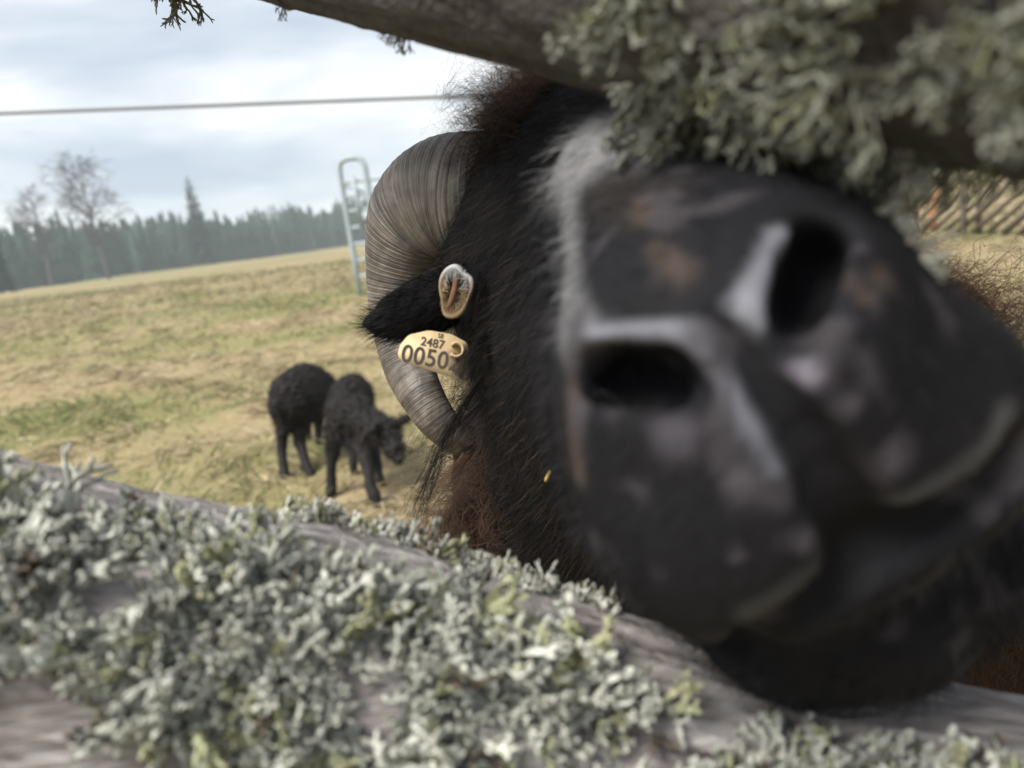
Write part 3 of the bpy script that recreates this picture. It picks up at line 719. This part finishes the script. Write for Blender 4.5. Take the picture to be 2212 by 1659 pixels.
def skin_depth(u, v, d0=0.09, d1=0.5):
    """first depth along the direction (u, v) where the uncarved head begins"""
    d = np.linspace(d0, d1, 1200); X = np.stack([(u - CX) / FPX * d, (v - CY) / FPX * d, d], -1)
    f = ram_field(X); i = np.argmax(f < 0); return float(d[i]) if f[i] < 0 else d1
def on(u, v, off=0.0): return cP(u, v, skin_depth(u, v) + off)
def box(a, b, m):
    lo_, hi_ = np.minimum(a, b) - m, np.maximum(a, b) + m
    return tuple(slice(max(0, int(np.searchsorted(gax[k], lo_[k])) - 1), int(np.searchsorted(gax[k], hi_[k])) + 1) for k in range(3))
RF = np.full(GX.shape[:3], 1.0, np.float32)
for a, b, ra, rb, k in prims:
    bx_ = box(a, b, max(ra, rb) + k + 0.04); RF[bx_] = smin(RF[bx_], cone(GX[bx_], a, b, ra, rb), k)
carve = []
def cut(pts, rads, off=0.0, k=0.006):
    q = [on(u, v, off) for u, v in pts]
    for i in range(len(q) - 1): carve.append((q[i], q[i + 1], rads[i], rads[i + 1], k))
cut([(1262, 790), (1340, 800), (1430, 812), (1515, 845)], [0.0026, 0.0042, 0.0044, 0.0024], 0.002, 0.004)
cut([(1320, 820), (1450, 838)], [0.0056, 0.005], 0.010)
cut([(1360, 840), (1440, 845)], [0.006, 0.005], 0.019)
cut([(1770, 500), (1745, 580), (1722, 670), (1712, 745)], [0.0024, 0.0042, 0.0038, 0.0022], 0.002, 0.004)
cut([(1765, 560), (1725, 680)], [0.0050, 0.0042], 0.010)
cut([(1765, 590), (1735, 660)], [0.0045, 0.004], 0.017)
PHIL = [(1564, 701), (1611, 764), (1667, 852), (1738, 955), (1802, 1050), (1858, 1130), (1881, 1185)]
LIPL = [(1865, 1215), (1842, 1240), (1802, 1280), (1722, 1336), (1643, 1376), (1560, 1400)]
LIPR = [(1895, 1195), (1937, 1178), (2000, 1140), (2080, 1100), (2160, 1034), (2195, 960)]
cut(PHIL, [0.0016, 0.0026, 0.0034, 0.0040, 0.0046, 0.0052, 0.006], 0.0012, 0.004)
cut(LIPL, [0.006, 0.0055, 0.005, 0.0045, 0.004, 0.003], 0.003, 0.005)
cut(LIPR, [0.006, 0.0055, 0.005, 0.0045, 0.004, 0.003], 0.003, 0.005)
for a, b, ra, rb, k in carve:
    bx_ = box(a, b, max(ra, rb) + k + 0.012); RF[bx_] = -smin(-RF[bx_], cone(GX[bx_], a, b, ra, rb), k)
RVc, RQ = surface(RF, gax); del GX, RF
RVc = relax(RVc, RQ, 1, 0.4); RV = from_cam(RVc); RN = vnormals(RV, RQ)
# cellular detail of the fleece on neck and trunk
woolly = np.clip((RVc[:, 2] - 0.36) / 0.06, 0, 1)
RV = RV + RN * ((fnoise(RV, 45, 3, 17) - 0.45) * 0.03 * woolly)[:, None]
def near(X, pts, w):
    """soft mask, 1 close to a polyline lying on the hide"""
    q = [on(*p) for p in pts]; d = np.full(len(X), 9.0)
    for i in range(max(1, len(q) - 1)):
        d = np.minimum(d, cone(X, q[i], q[min(i + 1, len(q) - 1)], 0, 0))
    return np.clip(1.4 - d / w, 0, 1)
BLACK = np.array([0.0085, 0.0080, 0.0085]); BROWN = np.array([0.058, 0.034, 0.022]); GREY_FUR_SHEEN = np.array([0.26, 0.26, 0.27]); NOSE = np.array([0.175, 0.18, 0.21])  # NOSE: grey bare skin with wet sky highlights put into the colour
TAN = np.array([0.085, 0.064, 0.052])
def hide_colour(X):
    n = len(X); C = np.broadcast_to(BLACK, (n, 3)).copy()
    w3 = from_cam(X)
    def lay(c, m):
        m = np.clip(m, 0, 1)[:, None]; C[:] = C * (1 - m) + np.asarray(c) * m
    front_ = np.clip((0.30 - X[:, 2]) / 0.04, 0, 1)
    lay((0.0095, 0.0094, 0.0115), front_ * (0.4 + 0.8 * fnoise(w3, 90, 3, 4)))
    lay(GREY_FUR_SHEEN * 0.85, near(X, [(1240, 330), (1330, 290), (1430, 290)], 0.014) * 0.85)  # greyish brow fur, its light sheen put into the colour
    lay(GREY_FUR_SHEEN * 0.62, near(X, [(1240, 360), (1228, 480), (1230, 600), (1245, 720)], 0.0058) * (0.5 + 0.5 * fnoise(w3, 240, 2, 23)))  # bright left rim of the muzzle: side light put into the hide colour
    lay((0.10, 0.075, 0.06), near(X, [(1240, 760), (1240, 900), (1250, 1020)], 0.003) * 0.5)
    lay((0.022, 0.018, 0.016), near(X, [(1320, 400), (1400, 440)], 0.010) * 0.6)
    lay(TAN, near(X, [(1385, 430), (1430, 520), (1468, 585)], 0.0036) * np.clip((fnoise(w3 @ np.array([[1, 0, 0], [0, .3, 0], [0, 0, .3]]), 420, 2, 8) - 0.42) * 5, 0, 1) * 0.5)
    lay(NOSE * 0.9, near(X, [(1250, 722), (1340, 722), (1450, 718), (1545, 715)], 0.0023))
    lay(NOSE * 0.9, near(X, [(1528, 735), (1580, 836), (1635, 899), (1700, 985)], 0.0034) * (0.75 + 0.5 * fnoise(w3, 260, 2, 3)))
    mot = 0.6 + 0.55 * fnoise(w3, 210, 3, 13)
    lay(NOSE, near(X, [(1690, 505), (1650, 590), (1600, 662)], 0.0025) * mot); lay(NOSE, near(X, [(1625, 655), (1645, 640), (1640, 700)], 0.0030) * mot)
    lay(NOSE * 0.8 + np.array([.02, 0, .01]), near(X, [(1650, 765), (1700, 792), (1750, 804)], 0.0027) * 0.95)
    lay((0.005, 0.005, 0.006), near(X, PHIL, 0.0022))
    sp = fnoise(w3, 120, 2, 91)
    lay((0.040, 0.037, 0.042), np.clip((sp - 0.60) * 9, 0, 1) * np.clip((0.185 - X[:, 2]) / 0.02, 0, 1) * 0.8)
    for u, v, s in ((1940, 980, .0044), (1600, 1040, .003), (1840, 870, .0025), (1740, 1170, .003), (1590, 1195, .002), (1460, 940, .006), (2060, 1170, .0024), (1790, 1060, .003)):
        lay((0.085, 0.076, 0.092), near(X, [(u, v)], s * 0.75) * 0.55)
    for u, v, s in ((1832, 598, .0028), (1905, 602, .0036), (1868, 640, .0028)): lay(TAN * 0.8, near(X, [(u, v)], s * 0.7) * 0.6)
    lay((0.008, 0.008, 0.008), near(X, LIPL, 0.0026)); lay((0.008, 0.008, 0.008), near(X, LIPR, 0.0026))
    lay((0.06, 0.06, 0.058), near(X, [(u - 14, v - 48) for u, v in LIPL[1:-1]], 0.0032) * 0.7)  # light caught on the upper lip edge, put into the colour
    lay((0.075, 0.076, 0.078), near(X, [(u - 16, v - 52) for u, v in LIPR[1:]], 0.0034) * 0.8)  # the same painted lip light on the ram's left side
    for q in ([(1280, 845), (1400, 868), (1510, 862)], [(1775, 560), (1755, 640), (1725, 740)], [(1280, 800), (1480, 825)], [(1768, 530), (1722, 690)]): lay((0.005, 0.005, 0.005), near(X, q, 0.0030))
    nk = np.clip((X[:, 2] - 0.38) / 0.1, 0, 1)
    lay(BROWN, nk * np.clip(fnoise(w3, 14, 2, 6) * 1.6 - 0.2, 0, 1) * 0.9)
    return C
ram = empty('ram', (bw[0][0], bw[0][1], 0))
tag(ram, 'black horned ram pushing its muzzle between the rails, tag in its ear', 'ram')
mesh_obj('body', RV, RQ, M_skin, ram, True, hide_colour(RVc))

# short coat of the face and head
fc = RVc[RQ].mean(1); fn_ = unit(np.cross(RV[RQ[:, 2]] - RV[RQ[:, 0]], RV[RQ[:, 3]] - RV[RQ[:, 1]]))
nosew = np.maximum.reduce([near(fc, q, 0.007) for q in ([(1245, 760), (1400, 800), (1545, 760)], [(1545, 735), (1690, 900), (1830, 1090)], [(1770, 500), (1700, 700), (1640, 660)], [(1705, 500), (1680, 760)], [(u - 14, v - 40) for u, v in LIPL], [(u - 16, v - 44) for u, v in LIPR], LIPL, LIPR)])
facing = np.einsum('ij,ij->i', fn_, unit(CAM - RV[RQ].mean(1)))
wt = np.where(fc[:, 2] < 0.175, 0.7 * (nosew <= 0.02), np.where(fc[:, 2] < 0.44, 1.0, 0.0)) * (facing > -0.35)
def coat(n, w, seed, lmin, lmax, wid, colf, lift, curl=0.0, turns=1.0, grav=0.2, nseg=3, back=0.8, bend=0.2, noise=0.28, extra=None):
    p, f = sample(RV, RQ, n, w, seed); r = np.random.default_rng(seed)
    flow = FW * back - UP * 0.45 - RT * 0.15
    nrm = RN[RQ[f][:, 0]]; tan = flow - nrm * (nrm @ flow)[:, None]
    d = unit(tan) * (1 - lift) + nrm * lift + r.normal(0, noise, p.shape)
    pc = to_cam(p); ln = r.uniform(lmin, lmax, n)
    if extra is not None: ln = ln * extra(pc)
    return strands(p, d, ln, wid, nseg, curl, turns, grav, colf(pc, r, n), 0.2, seed, bend)
def face_col(pc, r, n):
    back_ = np.clip((pc[:, 2:3] - 0.24) / 0.06, 0, 1)
    return hide_colour(pc) * (r.uniform(0.3, 2.0, n)[:, None] + back_ * 0.3) + np.where(r.random(n)[:, None] < 0.12, 1, 0) * np.array([0.06, 0.035, 0.02]) * back_
V, Q, C = coat(72000, wt, 5, 0.006, 0.014, 0.00017, face_col, 0.32, 0.05, 1.0, extra=lambda pc: np.clip((pc[:, 2] - 0.10) / 0.12, 0.35, 1))
mesh_obj('face_fur', V, Q, M_fur, ram, False, C)
# fleece on poll, neck and shoulders: crimped locks
def wool_col(pc, r, n):
    k = np.clip(fnoise(from_cam(pc), 20, 2, 12) * 1.7 - 0.3 + r.normal(0, 0.15, n), 0, 1)[:, None]
    lowneck = np.clip((pc[:, 1:2] - 0.02) / 0.06, 0, 1); top = np.clip((-0.105 - pc[:, 1:2]) / 0.03, 0, 1)
    c = BLACK * 1.2 * (1 - k) + BROWN * k
    c = c * (1 - 0.8 * lowneck) + np.array([0.070, 0.043, 0.032]) * 0.8 * lowneck
    c = c * (1 - 0.6 * top) + np.array([0.21, 0.135, 0.095]) * 0.75 * top
    return c * r.uniform(0.5, 1.6, n)[:, None]
wt2 = np.where((fc[:, 2] > 0.40) & (fc[:, 2] < 0.95), 1.0, 0.0) * (facing > -0.5) * (from_cam(fc)[:, 2] > 0.3)
V, Q, C = coat(26000, wt2, 6, 0.025, 0.055, 0.00040, wool_col, 0.6, 0.16, 2.6, 0.35, 12, 0.2, 0.3, 0.45)
mesh_obj('fleece', V, Q, M_fur, ram, False, C)
wt3 = np.where((fc[:, 2] > 0.30) & (fc[:, 2] < 0.46) & (fc[:, 1] < -0.10) & (fc[:, 0] > -0.012), 1.0, 0.0)
V, Q, C = coat(15000, wt3, 8, 0.012, 0.030, 0.00028, wool_col, 0.6, 0.24, 2.4, 0.0, 12, 0.3, 0.25, 0.5)
mesh_obj('poll_wool', V, Q, M_fur, ram, False, C)

# horns: a heavy base ring, winding out, down and back in, every growth ring modelled
def horn(K, rad, name_label, n=900, seg=40, squash=1.0, refv=None):
    pts = spline(np.array(K), n); rad = spline(np.array(rad)[:, None], n)[:, 0]
    s = np.linspace(0, 1, n); r = np.random.default_rng(2)
    rg = sum(a * np.sin(s * f * 6.283 + p) for a, f, p in ((0.2, 23, 0.3), (0.3, 47, 1.1), (0.45, 96, 2.0), (0.5, 173, 0.5))) + 2.4 * (fnoise(np.stack([s * 60, s * 0, s * 0], -1), 1, 3, 5) - 0.5)
    fade = np.clip(1.15 - s, 0.1, 1)
    def prof(i, an):
        wob = fnoise(np.stack([np.cos(an) * 1.3, np.sin(an) * 1.3, np.full_like(an, s[i] * 9)], -1), 1, 2, 9) - 0.5
        rib = rg[min(n - 1, max(0, int(i + 9 * math.sin(i * 0.005))))]
        return 1 + 0.017 * rib * fade[i] * (0.7 + 0.6 * wob) + 0.05 * wob + 0.05 * np.cos(2 * an + 0.6)
    V, Q, T = tube_arrays(pts, rad, seg, True, refv, squash, prof)
    c = np.clip(0.45 + 0.42 * rg, 0, 1)[:, None]
    ct = (np.array([0.07, 0.062, 0.058]) * (1 - c) + np.array([0.22, 0.192, 0.162]) * c)
    ct = ct * (1 - 0.35 * np.clip(s * 1.2 - 0.5, 0, 1))[:, None]
    C = np.repeat(ct, seg, axis=0) * (0.35 + 1.3 * fnoise(V[:n * seg], 260, 3, 3))[:, None]
    C = np.vstack([C, ct[:1], ct[-1:]])
    return mesh_obj('horn', V, Q, M_horn, ram, True, C, T)
horn([P(1120, 420, 0.370), P(1040, 425, 0.378), P(960, 430, 0.390), P(896, 480, 0.405), P(868, 580, 0.418), P(866, 690, 0.424), P(884, 790, 0.420), P(914, 860, 0.410), P(955, 920, 0.408), P(1010, 962, 0.415), P(1070, 985, 0.43)],
     [0.029, 0.031, 0.0305, 0.0275, 0.0215, 0.0180, 0.0150, 0.0125, 0.0105, 0.0080, 0.0040], None, squash=0.92)
horn([P(1700, 200, 0.330), P(1800, 150, 0.335), P(1900, 120, 0.345), P(1990, 130, 0.36), P(2030, 180, 0.375), P(2040, 250, 0.385), P(2020, 310, 0.385), P(1990, 345, 0.38)],
     [0.028, 0.030, 0.028, 0.023, 0.018, 0.014, 0.010, 0.004], None, n=300)

# ears: a furred leaf that starts as an open cup
def ear(K, widths, thick, open_dir, seed, cup=None, inner=(0.52, 0.40, 0.24)):
    n, m = 40, 24; c = spline(np.array(K), n); w = spline(np.array(widths)[:, None], n)[:, 0]; T = unit(np.gradient(c, axis=0))
    od = unit(np.array(open_dir)); side = unit(np.cross(T, od)); nrm = np.cross(side, T)
    t = np.linspace(-1, 1, m)
    # a folded leaf: the margins rise towards the opening
    fold = np.linspace(1.0, 0.25, n)[:, None]
    X = c[:, None] + side[:, None] * (w[:, None] * np.sin(t * 1.25) / math.sin(1.25))[..., None] + nrm[:, None] * (w[:, None] * fold * (t ** 2) * 0.75)[..., None]
    out = X - nrm[:, None] * (thick * (1 - 0.8 * np.abs(t)) )[None, :, None]
    V = np.concatenate([X.reshape(-1, 3), out.reshape(-1, 3)]); N0 = n * m
    ii, jj = np.meshgrid(np.arange(n - 1), np.arange(m - 1), indexing='ij')
    a = ii * m + jj; Qa = np.stack([a, a + 1, a + m + 1, a + m], -1).reshape(-1, 4); Qb = Qa[:, ::-1] + N0
    e1 = np.arange(n - 1) * m; e2 = e1 + m - 1
    Qc = np.vstack([np.stack([e1, e1 + m, e1 + m + N0, e1 + N0], -1), np.stack([e2 + m, e2, e2 + N0, e2 + m + N0], -1)])
    k = np.arange(m - 1); Qd = np.vstack([np.stack([k + N0, k + 1 + N0, k + 1, k], -1), np.stack([k + (n - 1) * m, k + 1 + (n - 1) * m, k + 1 + (n - 1) * m + N0, k + (n - 1) * m + N0], -1)])
    Qall = np.vstack([Qa, Qb, Qc, Qd])
    C = np.broadcast_to(BLACK * 1.1, (len(V), 3)).copy()
    C[:N0] = np.array([0.05, 0.035, 0.028])
    o = mesh_obj('ear', V, Qall, M_skin, ram, True, C)
    p, f = sample(V, Qb, 3500, None, seed); r = np.random.default_rng(seed); nn = unit(np.cross(V[Qb[f][:, 2]] - V[Qb[f][:, 0]], V[Qb[f][:, 3]] - V[Qb[f][:, 1]]))
    along = T[np.clip((Qb[f][:, 0] - N0) // m, 0, n - 1)]
    Vh, Qh, Ch = strands(p, along * 0.8 + nn * 0.3 + r.normal(0, 0.2, p.shape), r.uniform(0.004, 0.009, len(p)), 0.00022, 3, 0, 0, 0.1, BLACK * r.uniform(0.7, 2.2, len(p))[:, None], 0.2, seed, 0.2)
    mesh_obj('ear_fur', Vh, Qh, M_fur, o, False, Ch)
    return o
ear([P(1050, 640, 0.345), P(990, 650, 0.335), P(930, 668, 0.331), P(870, 688, 0.330), P(820, 696, 0.331), P(793, 690, 0.332)], [0.013, 0.0150, 0.0145, 0.0125, 0.0085, 0.0022], 0.006, UP * 0.55 - FW * -0.9, 91)
# the open cup at the root of the ear, with pale inner hair
SILV = 2.3 + math.pi * 0.75
def ear_cup(c0, ax_dir, a, b, seed, tilt):
    r = np.random.default_rng(seed); zc = unit(np.array(ax_dir)); xc = unit(np.cross(zc, UP)); yc = np.cross(zc, xc)
    xc, yc = xc * math.cos(tilt) + yc * math.sin(tilt), yc * math.cos(tilt) - xc * math.sin(tilt)
    n, m = 16, 40; V, C = [], []; an = np.arange(m) / m * 6.283
    prof = [(1.10, -0.10), (1.16, 0.10), (1.12, 0.28), (1.02, 0.36), (0.90, 0.30), (0.80, 0.12), (0.68, -0.15), (0.50, -0.45), (0.28, -0.65), (0.05, -0.72)]
    for i, (q, z) in enumerate(prof):
        wob = 1 + 0.10 * np.cos(2 * an + 0.7) + 0.09 * np.cos(3 * an + 2) + 0.04 * np.cos(5 * an + 1)
        V.append(c0 + (xc[None] * np.cos(an)[:, None] * a + yc[None] * np.sin(an)[:, None] * b) * q * wob[:, None] + zc * z * a)
        silver = np.clip(np.cos(an - SILV) * 1.8 - 0.2, 0, 1)[:, None]
        tanc = np.array([0.26, 0.18, 0.105]) * (1 - silver) + np.array([0.40, 0.40, 0.41]) * silver
        if i < 2: cc = np.broadcast_to(BLACK * 1.4, (m, 3))
        elif i < 4: cc = tanc
        else: cc = tanc * 0.5 if i == 4 else np.broadcast_to(np.array([0.018, 0.012, 0.011]), (m, 3))
        C.append(cc)
    V = np.vstack(V); C = np.vstack(C); k = len(prof)
    ii, jj = np.meshgrid(np.arange(k - 1), np.arange(m), indexing='ij'); j2 = (jj + 1) % m
    Q = np.stack([ii * m + jj, ii * m + j2, (ii + 1) * m + j2, (ii + 1) * m + jj], -1).reshape(-1, 4)
    o = mesh_obj('ear_opening', V, Q, M_skin, ram, True, C)
    fo = spline([c0 + xc * a * 0.35 + yc * b * 0.85 + zc * a * 0.2, c0 + xc * a * 0.05 + yc * b * 0.25 + zc * a * 0.25, c0 + xc * a * 0.15 - yc * b * 0.45 + zc * a * 0.1, c0 + xc * a * 0.4 - yc * b * 0.8], 12)
    MB().tube(fo, np.array([.08, .16, .2, .22, .22, .22, .2, .2, .18, .15, .12, .06]) * a, 8, c=(0.15, 0.085, 0.05)).build('ear_fold', M_skin, o)
    nh = 650; aa = r.uniform(0, 6.283, nh); root = c0 + (xc[None] * np.cos(aa)[:, None] * a + yc[None] * np.sin(aa)[:, None] * b) * r.uniform(0.8, 1.1, nh)[:, None] + zc * 0.30 * a
    inward = c0 - root
    sv = np.clip(np.cos(aa - SILV) * 1.8 - 0.2, 0, 1)[:, None]
    hc = (np.array([0.45, 0.32, 0.18]) * (1 - sv) + np.array([0.55, 0.55, 0.54]) * sv) * r.uniform(0.5, 1.2, nh)[:, None]
    Vh, Qh, Ch = strands(root, unit(inward) * 0.8 + zc * 0.3 + r.normal(0, 0.3, root.shape), r.uniform(0.002, 0.0055, nh), 0.00012, 3, 0, 0, 0.1, hc, 0.2, seed, 0.2)
    mesh_obj('ear_fur', Vh, Qh, M_fur, o, False, Ch)
ear_cup(P(986, 630, 0.322), -FW * 0.9 - RT * 0.35 - UP * 0.05, px(33, 0.322), px(54, 0.322), 15, -0.25)
ear([P(1780, 400, 0.33), P(1850, 375, 0.325), P(1920, 350, 0.325), P(1990, 330, 0.328), P(2030, 322, 0.33)], [0.011, 0.0115, 0.010, 0.006, 0.001], 0.0045, UP * 0.55 + FW * 0.9, 92)
ear_cup(P(1872, 362, 0.318), -FW * 0.9 + RT * 0.3, px(30, 0.318), px(44, 0.318), 16, 0.25)

# ear tag with its number
tagc = P(938, 768, 0.316); tx = unit(RT * 0.975 - UP * 0.175 + FW * 0.12); tn = unit(-FW + 0.10 * UP + 0.12 * RT); tn = unit(tn - tx * (tn @ tx)); ty = np.cross(tn, tx)
tag_root = empty('ear_tag', tagc)
sc_ = 0.316 / FPX
out2 = [(-78, -14), (-76, 8), (-62, 34), (-20, 52), (30, 52), (66, 40), (72, 20), (72, -36), (66, -42), (-64, -26)]
def rounded(p, rad=9, k=5):
    p = np.array(p, float); o = []
    for i in range(len(p)):
        a, b, c = p[i - 1], p[i], p[(i + 1) % len(p)]
        d1, d2 = unit(a - b), unit(c - b); l1 = min(rad, np.linalg.norm(a - b) / 2.1); l2 = min(rad, np.linalg.norm(c - b) / 2.1)
        for t in np.linspace(0, 1, k): o.append((1 - t) ** 2 * (b + d1 * l1) + 2 * t * (1 - t) * b + t * t * (b + d2 * l2))
    return np.array(o)
o2 = rounded(out2) * sc_; n_ = len(o2); th = 0.0011
V = np.vstack([tagc + o2[:, :1] * tx + o2[:, 1:] * ty + tn * h for h in (th / 2, -th / 2)] + [[tagc + tn * th / 2], [tagc - tn * th / 2]])
k_ = np.arange(n_); Qt = np.stack([k_, k_ + n_, (k_ + 1) % n_ + n_, (k_ + 1) % n_], -1)
Tt = np.vstack([np.stack([k_, (k_ + 1) % n_, np.full(n_, 2 * n_)], -1), np.stack([(k_ + 1) % n_ + n_, k_ + n_, np.full(n_, 2 * n_ + 1)], -1)])
mesh_obj('plate', V, Qt, M_tag, tag_root, False, None, Tt)
def word(txt, x, y, size, name, squash=1.0):
    cu = bpy.data.curves.new(name, 'FONT'); cu.body = txt; cu.size = size; cu.extrude = 0.00012; cu.offset = size * 0.012; cu.space_character = 1.04
    o = bpy.data.objects.new(name, cu); col.objects.link(o); bpy.context.view_layer.update()
    me = bpy.data.meshes.new_from_object(o.evaluated_get(bpy.context.evaluated_depsgraph_get())); bpy.data.objects.remove(o)
    me.materials.clear(); me.materials.append(M_ink); me.name = name
    B = Matrix.Identity(4); pz = tagc + tx * x * sc_ + ty * y * sc_ + tn * (th / 2 + 0.0001)
    for i in range(3): B[i][0], B[i][1], B[i][2], B[i][3] = tx[i] * squash, ty[i], tn[i], pz[i]
    me.transform(B); return link(name, me, tag_root)
word('00502', -70, -25, 54 * sc_ * 1.0, 'number', 0.92); word('2487', -34, 17, 27 * sc_, 'herd_number', 0.92); word('SE', 0, 40, 13 * sc_, 'country_code')
# the rolled stud
an = np.linspace(-2.3, 2.6, 22); sp_ = [tagc + tx * (44 * sc_ + math.cos(a) * (17 - 2 * i / 22) * sc_) + ty * (18 * sc_ + math.sin(a) * 17 * sc_) for i, a in enumerate(an)]
sv, sq = [], []
for i, q in enumerate(sp_):
    sv += [q + tn * 0.0006, q + tn * 0.0058]
    if i: sq.append((2 * i - 2, 2 * i, 2 * i + 1, 2 * i - 1))
so = mesh_obj('stud', sv, sq, M_tag, tag_root, True); md = so.modifiers.new('thick', 'SOLIDIFY'); md.thickness = 0.0009
tag(tag_root, 'yellow tan plastic ear tag with black numbers hanging from the right ear', 'ear tag')

# long loose locks and single hairs
def lock(K, n, wid, spread, colr, name, seed, curl=0.0015):
    r = np.random.default_rng(seed); mb = MB()
    for i in range(n):
        q = np.array(K, float) + np.linspace(0.15, 1, len(K))[:, None] * r.normal(0, spread, 3) + r.normal(0, spread * 0.3, (len(K), 3))
        q[0] = K[0] + r.normal(0, spread * 0.25, 3)
        m = r.uniform(0.75, 1.0); s = spline(q, 40)[:max(6, int(40 * m))]
        s = s + (fnoise(s + i * 3.1, 60, 2, i)[:, None] - 0.5) * np.linspace(0, 1, len(s))[:, None] * curl * unit(r.normal(size=3)) * 6
        mb.tube(s, np.linspace(wid, wid * 0.4, len(s)) * 0.5, 3, c=np.array(colr) * r.uniform(0.6, 1.7), caps=False)
    return mb.build(name, M_fur, ram, True)
lock([P(1045, 820, 0.33), P(1000, 880, 0.335), P(955, 960, 0.335), P(925, 1040, 0.33), P(905, 1090, 0.33), P(900, 1135, 0.33)], 46, 0.00032, 0.0028, (0.012, 0.010, 0.009), 'hair_lock', 3)
lock([P(1055, 850, 0.335), P(1010, 900, 0.335), P(970, 930, 0.335), P(945, 990, 0.335)], 26, 0.0003, 0.003, (0.012, 0.010, 0.009), 'hair_lock', 4)
lock([P(1010, 980, 0.35), P(960, 1040, 0.345), P(925, 1090, 0.34), P(910, 1130, 0.34)], 24, 0.00022, 0.0055, (0.09, 0.05, 0.03), 'hair_lock', 5, 0.003)
lock([P(1150, 240, 0.37), P(1060, 230, 0.37), P(1000, 190, 0.365), P(960, 215, 0.36), P(985, 150, 0.36), P(992, 105, 0.36)], 12, 0.00016, 0.0022, (0.05, 0.035, 0.03), 'hair_lock', 6, 0.004)
lock([P(1130, 230, 0.37), P(1070, 205, 0.365), P(1015, 195, 0.365), P(955, 235, 0.365), P(975, 170, 0.36), P(1040, 120, 0.36)], 9, 0.00014, 0.004, (0.09, 0.07, 0.06), 'hair_lock', 7, 0.006)
lock([P(1130, 220, 0.36), P(1080, 285, 0.352), P(1030, 340, 0.348), P(980, 385, 0.346), P(935, 405, 0.35)], 2, 0.00032, 0.001, (0.35, 0.27, 0.19), 'hair_lock', 8, 0.001)
lock([P(1700, 330, 0.22), P(1760, 375, 0.22), P(1820, 420, 0.225), P(1880, 465, 0.23)], 2, 0.00022, 0.0006, (0.4, 0.38, 0.35), 'hair_lock', 9, 0.0005)
for i, (u, v) in enumerate(((2090, 640), (2140, 670), (2180, 700), (2110, 700), (2060, 660), (2200, 740))):
    lock([P(u - 60, v + 60, 0.58), P(u, v - 10, 0.56), P(u + 50, v - 50, 0.55), P(u + 100, v - 40, 0.54), P(u + 120, v + 10, 0.54)], 26, 0.0005, 0.018, (0.07, 0.036, 0.022), 'hair_lock', 20 + i, 0.012)

lock([P(1060, 560, 0.33), P(1040, 610, 0.318), P(1020, 660, 0.312), P(1008, 720, 0.312)], 90, 0.0002, 0.003, (0.010, 0.009, 0.009), 'hair_lock', 40, 0.002)
lock([P(1065, 700, 0.325), P(1035, 760, 0.312), P(1008, 810, 0.308), P(1000, 850, 0.308)], 110, 0.0002, 0.0035, (0.010, 0.009, 0.009), 'hair_lock', 41, 0.002)
for i, (u, v, d) in enumerate(((1080, 930, .40), (1040, 985, .405), (1010, 1040, .41), (985, 1090, .41), (1080, 1040, .40), (1060, 1110, .40), (1120, 1000, .395), (960, 1120, .41))):
    lock([P(u + 50, v, d + .03), P(u + 10, v - 5, d), P(u - 20, v + 30, d - .008), P(u - 5, v + 60, d - .01), P(u + 25, v + 50, d - .005), P(u + 10, v + 25, d)], 60, 0.00024, 0.006, (0.064, 0.040, 0.030), 'hair_lock', 60 + i, 0.006)
# straw caught in the coat
def straw(a, b, lab, w=0.0008):
    m = (a + b) / 2 + UP * 0.0004
    tag(MB().tube(spline([a, m, b], 8), [w * .6, w, w, w, w, w, w * .9, w * .5], 6).build('straw_piece', M_straw), lab, 'straw')
sd0 = from_cam(on(1185, 1028)); dd0 = float(to_cam(sd0[None])[0, 2]) - 0.004
straw(P(1178, 1040, dd0), P(1193, 1012, dd0 - 0.001), 'short yellow straw caught in the dark wool below the cheek', 0.0009)

# ------------------------------------------------------------------ hazy air over the pasture
hz = []
for x in (-2000, 2000):
    for y in (-150, 2400):
        for z in (-2.5, 27): hz.append((x, y, z))
M_haze = bpy.data.materials.new('haze'); M_haze.use_nodes = True; hn = M_haze.node_tree
for n in list(hn.nodes):
    if n.type != 'OUTPUT_MATERIAL': hn.nodes.remove(n)
pv = hn.nodes.new('ShaderNodeVolumePrincipled'); pv.inputs['Color'].default_value = (0.80, 0.92, 1.0, 1); pv.inputs['Density'].default_value = 0.0010
hn.links.new(pv.outputs[0], [n for n in hn.nodes if n.type == 'OUTPUT_MATERIAL'][0].inputs['Volume'])
ho = mesh_obj('haze', hz, [(0, 1, 3, 2), (4, 6, 7, 5), (0, 4, 5, 1), (2, 3, 7, 6), (0, 2, 6, 4), (1, 5, 7, 3)], M_haze, None, False)
tag(ho, 'thin pale haze lying over the far pasture', kind='stuff')
